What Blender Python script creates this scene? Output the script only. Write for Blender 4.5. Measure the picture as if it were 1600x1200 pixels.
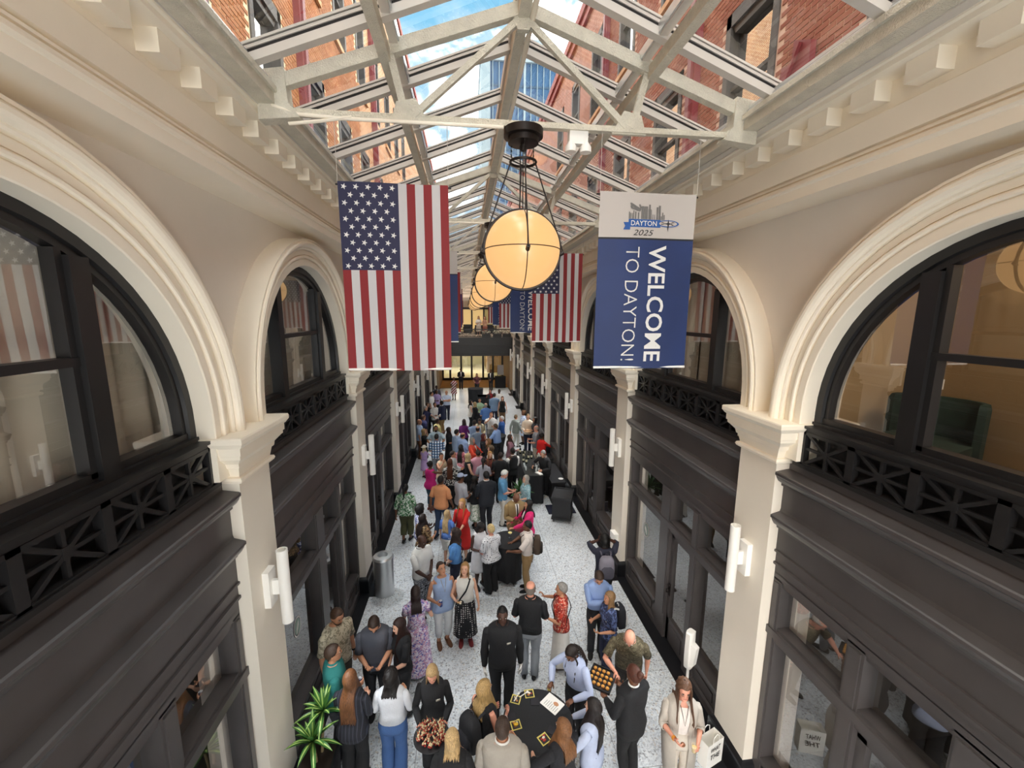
import bpy, math, random
import numpy as np
from mathutils import Matrix, Vector
rnd = random.Random(7)
PI = math.pi
for o in list(bpy.data.objects): bpy.data.objects.remove(o)
scene = bpy.context.scene
COL = scene.collection
# ---------------------------------------------------------------- camera
CAMZ = 6.3
_p, _y, _r = .1664, .1100, .0051
_f = np.array([math.sin(_y)*math.cos(_p), math.cos(_y)*math.cos(_p), -math.sin(_p)])
_ri = np.array([math.cos(_y), -math.sin(_y), 0.])
_u = np.cross(_ri, _f)
RIGHT = math.cos(_r)*_ri + math.sin(_r)*_u
UP = -math.sin(_r)*_ri + math.cos(_r)*_u
FWD = _f
CPOS = np.array([-.65, 0., CAMZ])
cam = bpy.data.cameras.new('camera'); cam.sensor_width = 36; cam.lens = 650/1600*36
cam.clip_start = .05; cam.clip_end = 500
camo = bpy.data.objects.new('camera', cam); COL.objects.link(camo)
mw = Matrix.Identity(4)
for i in range(3):
    mw[i][0], mw[i][1], mw[i][2], mw[i][3] = RIGHT[i], UP[i], -FWD[i], CPOS[i]
camo.matrix_world = mw
scene.camera = camo
scene.cycles.diffuse_bounces = 8; scene.cycles.caustics_reflective = False; scene.cycles.caustics_refractive = False
def at(px, py, z):
    'point of the photograph (1600x1200) on the horizontal plane at height z'
    d = (px-800)/650*RIGHT - (py-600)/650*UP + FWD
    t = (z-CAMZ)/d[2]
    return CPOS + d*t
# ---------------------------------------------------------------- view, world, sun
vs = scene.view_settings
vs.view_transform = 'Standard'; vs.look = 'None'; vs.gamma = 1; vs.use_curve_mapping = False
vs.exposure = 2.56
w = bpy.data.worlds.new('sky'); scene.world = w; w.use_nodes = True
nt = w.node_tree; nt.nodes.clear()
def N(nt, t, **k):
    n = nt.nodes.new(t)
    for a, b in k.items():
        if a == 'ins':
            for i, v in b.items(): n.inputs[i].default_value = v
        else: setattr(n, a, b)
    return n
def Lk(nt, a, b): nt.links.new(a, b)
SKYOFF = (0, 2.2, .7)
tc = N(nt, 'ShaderNodeTexCoord')
no = N(nt, 'ShaderNodeTexNoise', ins={'Scale': 2.6, 'Detail': 7., 'Roughness': .58, 'Distortion': .3})
mp0 = N(nt, 'ShaderNodeMapping', ins={'Location': SKYOFF}); Lk(nt, tc.outputs['Generated'], mp0.inputs[0]); Lk(nt, mp0.outputs[0], no.inputs['Vector'])
cr = N(nt, 'ShaderNodeValToRGB')
cr.color_ramp.elements[0].position = .42; cr.color_ramp.elements[0].color = (.052, .125, .180, 1)
cr.color_ramp.elements[1].position = .60; cr.color_ramp.elements[1].color = (2.2, 2.1, 1.95, 1)
_e = cr.color_ramp.elements.new(.48); _e.color = (.115, .165, .20, 1)
_e = cr.color_ramp.elements.new(.54); _e.color = (.7, .70, .68, 1)
Lk(nt, no.outputs['Fac'], cr.inputs['Fac'])
bg = N(nt, 'ShaderNodeBackground', ins={'Strength': 1.0}); Lk(nt, cr.outputs['Color'], bg.inputs['Color'])
ow = N(nt, 'ShaderNodeOutputWorld'); Lk(nt, bg.outputs[0], ow.inputs[0])
sun = bpy.data.lights.new('sun', 'SUN'); sun.energy = .95; sun.color = (1, .93, .82); sun.angle = .01
suno = bpy.data.objects.new('sun', sun); COL.objects.link(suno)
_sd = Vector((-1, .38, -1.17))
suno.rotation_euler = _sd.to_track_quat('-Z', 'Y').to_euler()
# ---------------------------------------------------------------- materials
def lin(c):
    if isinstance(c, str):
        c = tuple(int(c[i:i+2], 16)/255 for i in (0, 2, 4))
    return tuple((v/12.92 if v <= .04045 else ((v+.055)/1.055)**2.4) for v in c)
MATS = {}
def M(name, col, rough=.6, metal=0., spec=.5, bump=0., bscale=30., var=0., vscale=3., emit=0., ecol=None):
    if name in MATS: return MATS[name]
    m = bpy.data.materials.new(name); m.use_nodes = True
    nt = m.node_tree; b = nt.nodes['Principled BSDF']
    c = lin(col)
    b.inputs['Base Color'].default_value = (*c, 1); b.inputs['Roughness'].default_value = rough
    b.inputs['Metallic'].default_value = metal; b.inputs['Specular IOR Level'].default_value = spec
    if emit:
        b.inputs['Emission Color'].default_value = (*lin(ecol or col), 1); b.inputs['Emission Strength'].default_value = emit
    if var or bump:
        t = N(nt, 'ShaderNodeTexCoord')
    if var:
        n1 = N(nt, 'ShaderNodeTexNoise', ins={'Scale': vscale, 'Detail': 5.}); Lk(nt, t.outputs['Object'], n1.inputs['Vector'])
        r = N(nt, 'ShaderNodeMapRange', ins={'From Min': .3, 'From Max': .7, 'To Min': 1-var, 'To Max': 1+var})
        Lk(nt, n1.outputs['Fac'], r.inputs['Value'])
        mx = N(nt, 'ShaderNodeVectorMath', operation='SCALE'); mx.inputs[0].default_value = c
        Lk(nt, r.outputs[0], mx.inputs['Scale']); Lk(nt, mx.outputs[0], b.inputs['Base Color'])
    if bump:
        n2 = N(nt, 'ShaderNodeTexNoise', ins={'Scale': bscale, 'Detail': 4.}); Lk(nt, t.outputs['Object'], n2.inputs['Vector'])
        bp = N(nt, 'ShaderNodeBump', ins={'Strength': bump, 'Distance': .02}); Lk(nt, n2.outputs['Fac'], bp.inputs['Height'])
        Lk(nt, bp.outputs[0], b.inputs['Normal'])
    MATS[name] = m; return m
def glassmat(name, refl=.12, tint=(1, 1, 1), ior=1.5, rough=0.0):
    if name in MATS: return MATS[name]
    m = bpy.data.materials.new(name); m.use_nodes = True; nt = m.node_tree; nt.nodes.clear()
    tr = N(nt, 'ShaderNodeBsdfTransparent', ins={'Color': (*tint, 1)})
    gl = N(nt, 'ShaderNodeBsdfGlossy', ins={'Roughness': rough, 'Color': (1, 1, 1, 1)})
    lw = N(nt, 'ShaderNodeLayerWeight', ins={'Blend': .5})
    pw = N(nt, 'ShaderNodeMath', operation='POWER'); pw.inputs[1].default_value = 4.; Lk(nt, lw.outputs['Facing'], pw.inputs[0])
    ma = N(nt, 'ShaderNodeMath', operation='MULTIPLY_ADD', use_clamp=True); ma.inputs[1].default_value = .85; ma.inputs[2].default_value = .04+refl
    Lk(nt, pw.outputs[0], ma.inputs[0])
    mx = N(nt, 'ShaderNodeMixShader'); Lk(nt, ma.outputs[0], mx.inputs[0])
    Lk(nt, tr.outputs[0], mx.inputs[1]); Lk(nt, gl.outputs[0], mx.inputs[2])
    o = N(nt, 'ShaderNodeOutputMaterial'); Lk(nt, mx.outputs[0], o.inputs[0])
    MATS[name] = m; return m
CREAM = M('cream paint', 'EAE2D4', .55, var=.03, vscale=1.2)
CREAM2 = M('cream cornice paint', 'F3EAD9', .5, var=.03, vscale=1.5)
PLASTER = M('plaster', 'E2DAD0', .7, var=.04, vscale=.8)
ROUGHW = M('thick white paint', 'D8D2C2', .6, bump=.9, bscale=70, var=.08, vscale=9)
DARK = M('charcoal paint', '4E4A4A', .33, var=.12, vscale=2.5)
BLACK = M('black paint', '1D1C1D', .4, var=.1, vscale=3)
BLACKG = M('black floor border', '17181C', .3, var=.2, vscale=5)
ALU = M('grey aluminium', 'D0CAC2', .4, metal=.0, var=.04)
ALUD = M('black gasket', '201D1C', .6)
ALUL = M('bright aluminium', 'DCDFE0', .25, metal=.5)
WHITE = M('white fitting', 'F1EFEA', .4)
BRONZE = M('dark bronze', '2A2422', .4, metal=.6)
GLASS = glassmat('window glass', .15)
ROOFG = glassmat('skylight glass', .01, (.95, .98, .98))
EXTG = glassmat('facade glass', .45, (.55, .6, .62))
# ---------------------------------------------------------------- mesh helpers
class MB:
    def __init__(s): s.v = []; s.f = []; s.m = []; s.n = 0
    def add(s, vs, fs, mi=0):
        b = s.n
        s.v.append(np.asarray(vs, float).reshape(-1, 3)); s.n += len(s.v[-1])
        s.f += [tuple(b+i for i in f) for f in fs]; s.m += [mi]*len(fs)
    def box(s, x0, x1, y0, y1, z0, z1, mi=0):
        if x0 > x1: x0, x1 = x1, x0
        s.add([(x0,y0,z0),(x1,y0,z0),(x1,y1,z0),(x0,y1,z0),(x0,y0,z1),(x1,y0,z1),(x1,y1,z1),(x0,y1,z1)],
              [(3,2,1,0),(4,5,6,7),(0,1,5,4),(1,2,6,5),(2,3,7,6),(3,0,4,7)], mi)
    def quad(s, a, b, c, d, mi=0): s.add([a,b,c,d], [(0,1,2,3)], mi)
    def bar(s, a, b, w, h, up=(0,0,1), mi=0):
        'rectangular bar from a to b, w sideways and h along up'
        a = np.array(a, float); b = np.array(b, float); d = b-a; d /= np.linalg.norm(d)
        up = np.array(up, float); sd = np.cross(d, up); sd /= np.linalg.norm(sd); up = np.cross(sd, d)
        q = [(-1,-1),(1,-1),(1,1),(-1,1)]
        vs = [p+sd*i*w/2+up*j*h/2 for p in (a, b) for i, j in q]
        s.add(vs, [(0,3,2,1),(4,5,6,7),(0,1,5,4),(1,2,6,5),(2,3,7,6),(3,0,4,7)], mi)
    def loft(s, rings, mi=0, cap0=True, cap1=True, closed=True):
        k = len(rings[0]); R = np.array(rings).reshape(-1, 3); fs = []
        for i in range(len(rings)-1):
            for j in range(k if closed else k-1):
                a = i*k+j; b = i*k+(j+1) % k; fs.append((a, b, b+k, a+k))
        if cap0: fs.append(tuple(range(k-1, -1, -1)))
        if cap1: fs.append(tuple((len(rings)-1)*k+j for j in range(k)))
        s.add(R, fs, mi)
    def tube(s, pts, r, n=8, mi=0, cap=True):
        pts = [np.array(p, float) for p in pts]
        rr = r if hasattr(r, '__len__') else [r]*len(pts)
        s.loft(tube_rings(pts, rr, n), mi, cap, cap)
    def ell(s, c, r, nu=10, nv=7, mi=0, R=None):
        rings = []
        for i in range(nv+1):
            ph = -PI/2 + PI*i/nv; cp = max(math.cos(ph), .02)
            rg = np.array([(r[0]*cp*math.cos(2*PI*j/nu), r[1]*cp*math.sin(2*PI*j/nu), r[2]*math.sin(ph)) for j in range(nu)])
            if R is not None: rg = rg @ np.array(R).T
            rings.append(rg+np.array(c))
        s.loft(rings, mi)
    def prism(s, poly, axis, a, b, mi=0):
        'poly: 2-D outline in the two other axes, extruded along axis 0/1/2'
        def P(p, t):
            return {0: (t, p[0], p[1]), 1: (p[0], t, p[1]), 2: (p[0], p[1], t)}[axis]
        k = len(poly); vs = [P(p, a) for p in poly]+[P(p, b) for p in poly]
        fs = [(j, (j+1) % k, (j+1) % k+k, j+k) for j in range(k)]+[tuple(range(k-1, -1, -1)), tuple(range(k, 2*k))]
        s.add(vs, fs, mi)
    def lathe(s, prof, n=24, c=(0,0,0), mi=0, cap=True):
        rings = [[(c[0]+r*math.cos(2*PI*j/n), c[1]+r*math.sin(2*PI*j/n), c[2]+z) for j in range(n)] for r, z in prof]
        s.loft(rings, mi, cap, cap)
    def mesh(s, name, mats, smooth=None):
        me = bpy.data.meshes.new(name)
        V = np.concatenate(s.v) if s.v else np.zeros((0, 3))
        me.from_pydata(V.tolist(), [], s.f)
        for m in (mats if isinstance(mats, (list, tuple)) else [mats]): me.materials.append(m)
        if any(s.m): me.polygons.foreach_set('material_index', s.m)
        if smooth is not None:
            me.polygons.foreach_set('use_smooth', [True]*len(s.f))
            if smooth < 180: me.set_sharp_from_angle(angle=math.radians(smooth))
        me.update(); return me
    def build(s, name, mats, parent=None, smooth=None, **k):
        return obj(name, s.mesh(name, mats, smooth), parent, **k)
def tube_rings(pts, rr, n):
    rings = []; up = None
    for i, p in enumerate(pts):
        d = pts[min(i+1, len(pts)-1)]-pts[max(i-1, 0)]; d = d/(np.linalg.norm(d)+1e-9)
        if up is None:
            up = np.array([0, 0, 1.]) if abs(d[2]) < .9 else np.array([0, 1., 0])
        a = np.cross(d, up); a /= np.linalg.norm(a); up = np.cross(a, d)
        t = np.arange(n)*2*PI/n
        rings.append(p+rr[i]*(np.outer(np.cos(t), a)+np.outer(np.sin(t), up)))
    return rings
def obj(name, me, parent=None, kind=None, label=None, cat=None, group=None, loc=None, rz=None):
    o = bpy.data.objects.new(name, me); COL.objects.link(o)
    if parent: o.parent = parent
    if kind: o['kind'] = kind
    if label: o['label'] = label
    if cat: o['category'] = cat
    if group: o['group'] = group
    if loc is not None: o.location = loc
    if rz is not None: o.rotation_euler = (0, 0, rz)
    return o
def empty(name, **k): return obj(name, None, **k)
KIDS = {}
def copytree(o, parent=None):
    c = o.copy(); COL.objects.link(c)
    if parent: c.parent = parent
    for ch in list(o.children): copytree(ch, c)
    return c
def extr(mb, s, prof, y0, y1, mi=0, close=False):
    'profile of (u, z) points swept along y on side s'
    k = len(prof)
    vs = [(s*u, y0, z) for u, z in prof]+[(s*u, y1, z) for u, z in prof]
    fs = [(i, i+1, i+1+k, i+k) for i in range(k-1)]
    if close: fs += [(k-1, 0, k, 2*k-1)]
    fs += [tuple(range(k)), tuple(range(2*k-1, k-1, -1))]
    mb.add(vs, fs, mi)
# ================================================================ SETTING
PIL = lambda k: .06+4.6*k          # centre of pilaster k
YB, YE = -4.54, 34.2
SIDES = {-1: 'left', 1: 'right'}
# ---- floor: terrazzo slabs in a black border
def terrazzo():
    m = bpy.data.materials.new('terrazzo'); m.use_nodes = True; nt = m.node_tree; b = nt.nodes['Principled BSDF']
    t = N(nt, 'ShaderNodeTexCoord')
    v = N(nt, 'ShaderNodeTexVoronoi', ins={'Scale': 44., 'Randomness': 1.}); Lk(nt, t.outputs['Object'], v.inputs['Vector'])
    sp = N(nt, 'ShaderNodeSeparateColor'); Lk(nt, v.outputs['Color'], sp.inputs[0])
    r = N(nt, 'ShaderNodeValToRGB'); r.color_ramp.interpolation = 'CONSTANT'
    els = r.color_ramp.elements
    els[0].position = 0; els[0].color = (.36, .37, .395, 1)
    els[1].position = .07; els[1].color = (.58, .61, .645, 1)
    for p, c in ((.20, (.68, .72, .77, 1)), (.45, (.80, .84, .88, 1)), (.8, (.86, .89, .92, 1)), (.94, (.68, .65, .62, 1))):
        e = els.new(p); e.color = c
    Lk(nt, sp.outputs[0], r.inputs[0])
    n = N(nt, 'ShaderNodeTexNoise', ins={'Scale': .6, 'Detail': 3.}); Lk(nt, t.outputs['Object'], n.inputs['Vector'])
    mr = N(nt, 'ShaderNodeMapRange', ins={'From Min': .3, 'From Max': .7, 'To Min': .92, 'To Max': 1.06}); Lk(nt, n.outputs['Fac'], mr.inputs['Value'])
    oi = N(nt, 'ShaderNodeObjectInfo'); mo = N(nt, 'ShaderNodeMapRange', ins={'To Min': .96, 'To Max': 1.03}); Lk(nt, oi.outputs['Random'], mo.inputs['Value'])
    mm = N(nt, 'ShaderNodeMath', operation='MULTIPLY'); Lk(nt, mr.outputs[0], mm.inputs[0]); Lk(nt, mo.outputs[0], mm.inputs[1])
    mx = N(nt, 'ShaderNodeVectorMath', operation='SCALE'); Lk(nt, r.outputs[0], mx.inputs[0]); Lk(nt, mm.outputs[0], mx.inputs['Scale'])
    Lk(nt, mx.outputs[0], b.inputs['Base Color']); b.inputs['Roughness'].default_value = .28
    return m
TERR = terrazzo()
floor = empty('floor', kind='structure')
mb = MB(); mb.box(-3.3, 3.3, YB, YE+1.4, -.3, -.004); mb.build('screed', BLACKG, floor)
fb = MB()
for s in (-1, 1):
    for k in range(-1, 8):
        y = PIL(k)
        fb.box(s*2.66, s*3.3, max(y-.52, YB), min(y+.52, YE), -.2, .002)
        if k < 7: fb.box(s*2.9, s*3.3, y+.52, y+4.08, -.2, .002)
fb.build('floor_border', BLACKG, floor)
sl = {}
ys = np.arange(YB, YE+1.4, 1.533)
for i, y in enumerate(ys):
    for j in range(4):
        x0 = -2.9+1.45*j
        if 'a' not in sl:
            b = MB(); b.box(.003, 1.447, .003, 1.53, -.1, 0); sl['a'] = b.mesh('floor_slab', TERR)
        if y+1.53 < .8: continue
        obj('floor_slab', sl['a'], floor, loc=(x0, y, 0))
        # slabs share one mesh; border sits 2 mm proud of them at the pilasters
# ---- walls
R0, ZC, HALF = 1.78, 5.23, 2.3
def archpath(yc, n=28):
    P = [(yc+1, 5.1, 0)]
    return P
def sweep_arch(mb, s, yc, prof, n=32, stilt=5.1, mi=0):
    'profile (r, u) swept round the arch and down to the capital'
    rings = []
    for i in range(-1, n+2):
        th = PI*min(max(i, 0), n)/n
        rg = []
        for r, u in prof:
            y = yc+r*math.cos(th); z = ZC+r*math.sin(th)
            if i in (-1, n+1): z = stilt
            rg.append((s*u, y, z))
        rings.append(rg)
    mb.loft(rings, mi, False, False, closed=False)
ARCHIV = [(1.78,3.36),(1.78,3.06),(1.79,3.05),(1.875,3.05),(1.875,3.068),(1.89,3.068),(1.89,3.04),(1.90,3.026),(1.918,3.022),(1.932,3.032),(1.936,3.062),(1.945,3.062),(1.945,3.045),
          (2.005,3.045),(2.005,3.06),(2.018,3.06),(2.018,3.015),(2.034,3.002),(2.05,3.002),(2.05,2.985),(2.062,2.962),(2.085,2.945),(2.112,2.942),(2.13,2.955),(2.134,2.98),(2.145,2.98),(2.145,2.968),(2.168,2.968),(2.17,3.24)]
CAP = [(0,4.57),(.02,4.57),(.045,4.585),(.055,4.61),(.045,4.635),(.015,4.645),(.012,4.74),(.03,4.75),(.034,4.80),(.06,4.83),(.09,4.865),
       (.1,4.87),(.1,4.905),(.115,4.912),(.115,4.99),(.13,5.0),(.15,5.03),(.158,5.04),(.158,5.085),(.15,5.1)]
def ringbox(s, u_face, yc, hw, d):
    'U-shaped outline of a pilaster grown by d'
    return [(s*3.45, yc-hw-d), (s*(u_face-d), yc-hw-d), (s*(u_face-d), yc+hw+d), (s*3.45, yc+hw+d)]
def pilaster(s, k, wall):
    y = PIL(k); hw = .325; uf = 2.99
    a = MB()
    a.box(s*uf, s*3.4, y-hw, y+hw, .36, 4.6)
    p = a.build('pilaster', CREAM, wall)
    b = MB()
    rings = [[(x, yy, z) for x, yy in ringbox(s, uf, y, hw, d if z < 4.66 else d+.02)] for d, z in CAP]
    # capital widened sideways so that its upper block carries both arches
    R = []
    for (d, z), rg in zip(CAP, rings):
        e = 0 if z < 4.7 else (.14 if z > 4.86 else .14*(z-4.7)/.16)
        R.append([(rg[0][0], rg[0][1]-e*.3, z), (rg[1][0], rg[1][1]-e*.3, z), (rg[2][0], rg[2][1]+e*.3, z), (rg[3][0], rg[3][1]+e*.3, z)])
    b.loft(R, 0, False, True, closed=False)
    b.box(s*3.06, s*3.36, y-.52, y+.52, 4.66, 5.098)
    b.build('capital', CREAM2, p)
    c = MB()
    pr = [(.06, 0), (.06, .30), (.05, .33), (.02, .355), (.0, .37)]
    c.loft([[(x, yy, z) for x, yy in ringbox(s, uf, y, hw, d)] for d, z in pr], 0, False, True, closed=False)
    c.build('plinth', BLACKG, p)
COR = [(3.24,7.5),(2.80,7.5),(2.80,7.60),(2.785,7.605),(2.775,7.625),(2.785,7.645),(2.785,7.66),(2.83,7.662),(2.83,7.684),(2.80,7.686),(2.80,7.705),(2.835,7.707),(2.835,7.728),(2.79,7.730),(2.79,7.955),(2.80,7.965),(2.84,7.967),(2.84,7.99),
       (2.84,8.19),(2.62,8.195),(2.62,8.235),(2.60,8.245),(2.60,8.262),(2.75,8.268),(3.3,8.27)]
ENT = [(3.24,4.62),(3.16,4.615),(3.16,4.50),(3.12,4.495),(3.0,4.475),(2.985,4.465),(2.985,4.435),(3.0,4.42),(3.012,4.39),(3.035,4.355),(3.07,4.33),(3.08,4.325),(3.08,4.295),(3.11,4.285),(3.11,4.0),
       (3.10,3.965),(3.0,3.935),(2.985,3.925),(2.985,3.895),(3.0,3.885),(3.015,3.85),(3.04,3.81),(3.08,3.785),(3.085,3.755),(3.11,3.745),(3.11,3.47),(3.09,3.465),(3.09,3.44),(3.12,3.43),(3.12,3.31),(3.095,3.305),(3.095,3.275),(3.13,3.27),(3.13,3.16),(3.3,3.16)]
def spandrel(mb, s, yc, u, ztop, n=32):
    for i in range(n):
        a, b = PI*i/n, PI*(i+1)/n; r = 2.16
        mb.quad((s*u, yc+r*math.cos(a), ZC+r*math.sin(a)), (s*u, yc+r*math.cos(b), ZC+r*math.sin(b)), (s*u, yc+r*math.cos(b), ztop), (s*u, yc+r*math.cos(a), ztop))
    for e in (-1, 1):
        mb.quad((s*u, yc+e*2.16, 5.09), (s*u, yc+e*2.3, 5.09), (s*u, yc+e*2.3, ztop), (s*u, yc+e*2.16, ztop))
        mb.quad((s*u, yc+e*2.16, 5.09), (s*u, yc+e*2.16, ZC), (s*u, yc+e*2.17, ZC), (s*u, yc+e*2.17, 5.09))
dent = None
for s in (-1, 1):
    wall = empty('wall_'+SIDES[s], kind='structure')
    a = MB(); a.box(s*3.42, s*3.5, YB, .06, 0, 8.3); a.box(s*3.42, s*3.5, .06, YE, 7.2, 8.3)
    for k in range(0, 8):
        a.box(s*3.36, s*3.5, PIL(k)-.52, PIL(k)+.52 if k < 7 else YE, 0, 7.3)
    a.build('wall_core', PLASTER, wall)
    a = MB()
    for k in range(0, 7): spandrel(a, s, PIL(k)+HALF, 3.22, 7.6)
    a.box(s*3.22, s*3.42, PIL(7), YE, 3.2, 7.6); a.box(s*3.22, s*3.42, YB, PIL(0), 3.2, 7.6)
    a.build('spandrel', PLASTER, wall)
    for k in range(0, 7):
        a = MB(); sweep_arch(a, s, PIL(k)+HALF, ARCHIV)
        a.build('archivolt', CREAM2, wall, smooth=25)
    for k in range(0, 8): pilaster(s, k, wall)
    a = MB(); extr(a, s, COR, YB, YE)
    cor = a.build('cornice', CREAM2, wall)
    for i in range(int((YE-.3)/.46)):
        if dent is None:
            b = MB(); b.box(2.69, 2.84, -.112, .112, 8.04, 8.192); dent = b.mesh('dentil', CREAM2)
            b = MB(); b.box(-2.84, -2.69, -.112, .112, 8.04, 8.192); dentL = b.mesh('dentil', CREAM2)
        if PIL(0)+.23+i*.46 > YE-.2: break
        obj('dentil', dent if s > 0 else dentL, cor, loc=(0, PIL(0)+.23+i*.46, 0))
    for k in range(0, 7):
        y0, y1 = PIL(k)+.325, PIL(k+1)-.325
        a = MB(); extr(a, s, ENT, y0, y1, close=True); en = a.build('entablature', DARK, wall)
        a = MB(); a.box(s*3.09, s*3.3, PIL(k)+.5, PIL(k+1)-.5, 5.06, 5.09); a.box(s*3.12, s*3.4, PIL(k)+.5, PIL(k+1)-.5, 5.02, 5.06)
        a.box(s*3.10, s*3.3, y0+.1, y1-.1, 4.60, 4.64); a.box(s*3.31, s*3.36, y0, y1, 4.6, 5.05)
        bal = a.build('balustrade', BLACK, wall)
        n = 6; L = (4.6-1.02)/n
        for i in range(n):
            c = MB(); ya = PIL(k)+.51+L*i; yb = ya+L
            zA, zB = 4.63, 5.02; ym = (ya+yb)/2; zm = (zA+zB)/2; u = 3.15
            for yy in (ya+.02, yb-.02): c.box(s*3.115, s*3.185, yy-.02, yy+.02, zA, zB)
            c.box(s*3.115, s*3.185, ya, yb, zB-.035, zB); c.box(s*3.115, s*3.185, ya, yb, zA, zA+.03)
            up = (1, 0, 0)
            c.bar((s*u, ya+.04, zA+.02), (s*u, yb-.04, zB-.02), .032, .04, up)
            c.bar((s*u, ya+.04, zB-.02), (s*u, yb-.04, zA+.02), .032, .04, up)
            c.bar((s*u, ya+.04, zm), (s*u, yb-.04, zm), .028, .034, up); c.bar((s*u, ym, zA+.02), (s*u, ym, zB-.02), .028, .034, up)
            c.bar((s*u, ym-.03, zm), (s*u, ym+.03, zm), .08, .046, up)
            c.build('lattice_panel', BLACK, bal)
# ---- arched windows
wn = 0
CURT = None
def archz(y, yc, r): return ZC+math.sqrt(max(r*r-(y-yc)**2, 0))
def pane(mb, s, u, ya, yb, za, zb, yc, r, n=12):
    yy = np.linspace(ya, yb, n+1)
    for a, b in zip(yy[:-1], yy[1:]):
        ta = archz(a, yc, r) if abs(a-yc) < r else za; tb = archz(b, yc, r) if abs(b-yc) < r else za
        if zb: ta, tb = min(zb, ta), min(zb, tb)
        mb.quad((s*u, a, za), (s*u, b, za), (s*u, b, max(tb, za)), (s*u, a, max(ta, za)))
wins = []
for s in (-1, 1):
    for k in range(0, 7):
        wn += 1; yc = PIL(k)+HALF
        W = empty('window_%d' % wn, kind='structure')
        a = MB(); sweep_arch(a, s, yc, [(1.79,3.22),(1.70,3.22),(1.69,3.25),(1.64,3.25),(1.64,3.36),(1.79,3.36)], 32, 5.06)
        a.box(s*3.2, s*3.38, yc-1.79, yc+1.79, 5.03, 5.13); a.box(s*3.24, s*3.36, yc-1.72, yc+1.72, 5.13, 5.19)
        a.build('window_frame', BLACK, W, smooth=30)
        for e in (-1, 1):
            a = MB(); y = yc+e*.80
            a.box(s*3.2, s*3.36, y-.075, y+.075, 5.13, archz(y+e*.075, yc, 1.68)); a.box(s*3.24, s*3.33, y-e*.075, y-e*.125, 5.15, archz(y, yc, 1.68))
            a.build('mullion', BLACK, W)
        a = MB(); a.box(s*3.23, s*3.34, yc-.73, yc+.73, 5.94, 6.0); a.build('transom', BLACK, W)
        for (ya, yb, za, zb) in ((yc-1.66, yc-.85, 5.17, 0), (yc+.85, yc+1.66, 5.17, 0), (yc-.7, yc+.7, 5.17, 5.96), (yc-.7, yc+.7, 5.98, 0)):
            a = MB(); pane(a, s, 3.29, ya, yb, za, zb, yc, 1.67); a.build('pane', GLASS, W)
        wins.append(W)
# rooms behind the windows and shop fronts
INT = M('room plaster', 'A8916F', .8); INTF = M('room carpet', '8A7C6C', .9, var=.15, vscale=30); SHOP = M('shop wall', '5A5148', .85, var=.1); SHOPF = M('shop floor', '6B635B', .7, var=.12, vscale=8)
rm = empty('wall_back', kind='structure')
for s in (-1, 1):
    a = MB(); a.box(s*5.6, s*5.7, -2, YE, 4.5, 7.9); a.build('upper_room_wall', INT, rm)
    a = MB(); a.box(s*3.37, s*5.6, -2, YE, 4.3, 4.5); a.build('upper_room_floor', INTF, rm)
    a = MB(); a.box(s*3.5, s*5.6, -2, YE, 7.75, 7.9); a.build('upper_room_ceiling', INT, rm)
    a = MB(); a.box(s*6.9, s*7.0, -2, YE, -.1, 4.2); a.build('shop_back_wall', SHOP, rm)
    a = MB(); a.box(s*3.3, s*6.9, -2, YE, -.15, -.003); a.build('shop_floor', SHOPF, rm)
    a = MB(); a.box(s*3.3, s*7, -2, YE, 4.1, 4.2); a.build('shop_ceiling', SHOP, rm)
    for k in range(0, 8):
        a = MB(); a.box(s*3.45, s*5.6, PIL(k)-.06, PIL(k)+.06, 4.5, 7.8); a.box(s*3.4, s*6.9, PIL(k)-.06, PIL(k)+.06, 0, 4.1, 1); a.build('partition', [INT, SHOP], rm)
    a = MB(); a.box(s*3.3, s*7, -2.1, -2, -.1, 8); a.box(s*3.3, s*7, YE, YE+.1, 0, 8); a.build('end_partition', SHOP, rm)
a = MB(); a.box(5.0, 5.1, .12, 4.6, 4.5, 7.8); a.build('sitting_room_wall', INT, rm)
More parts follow.
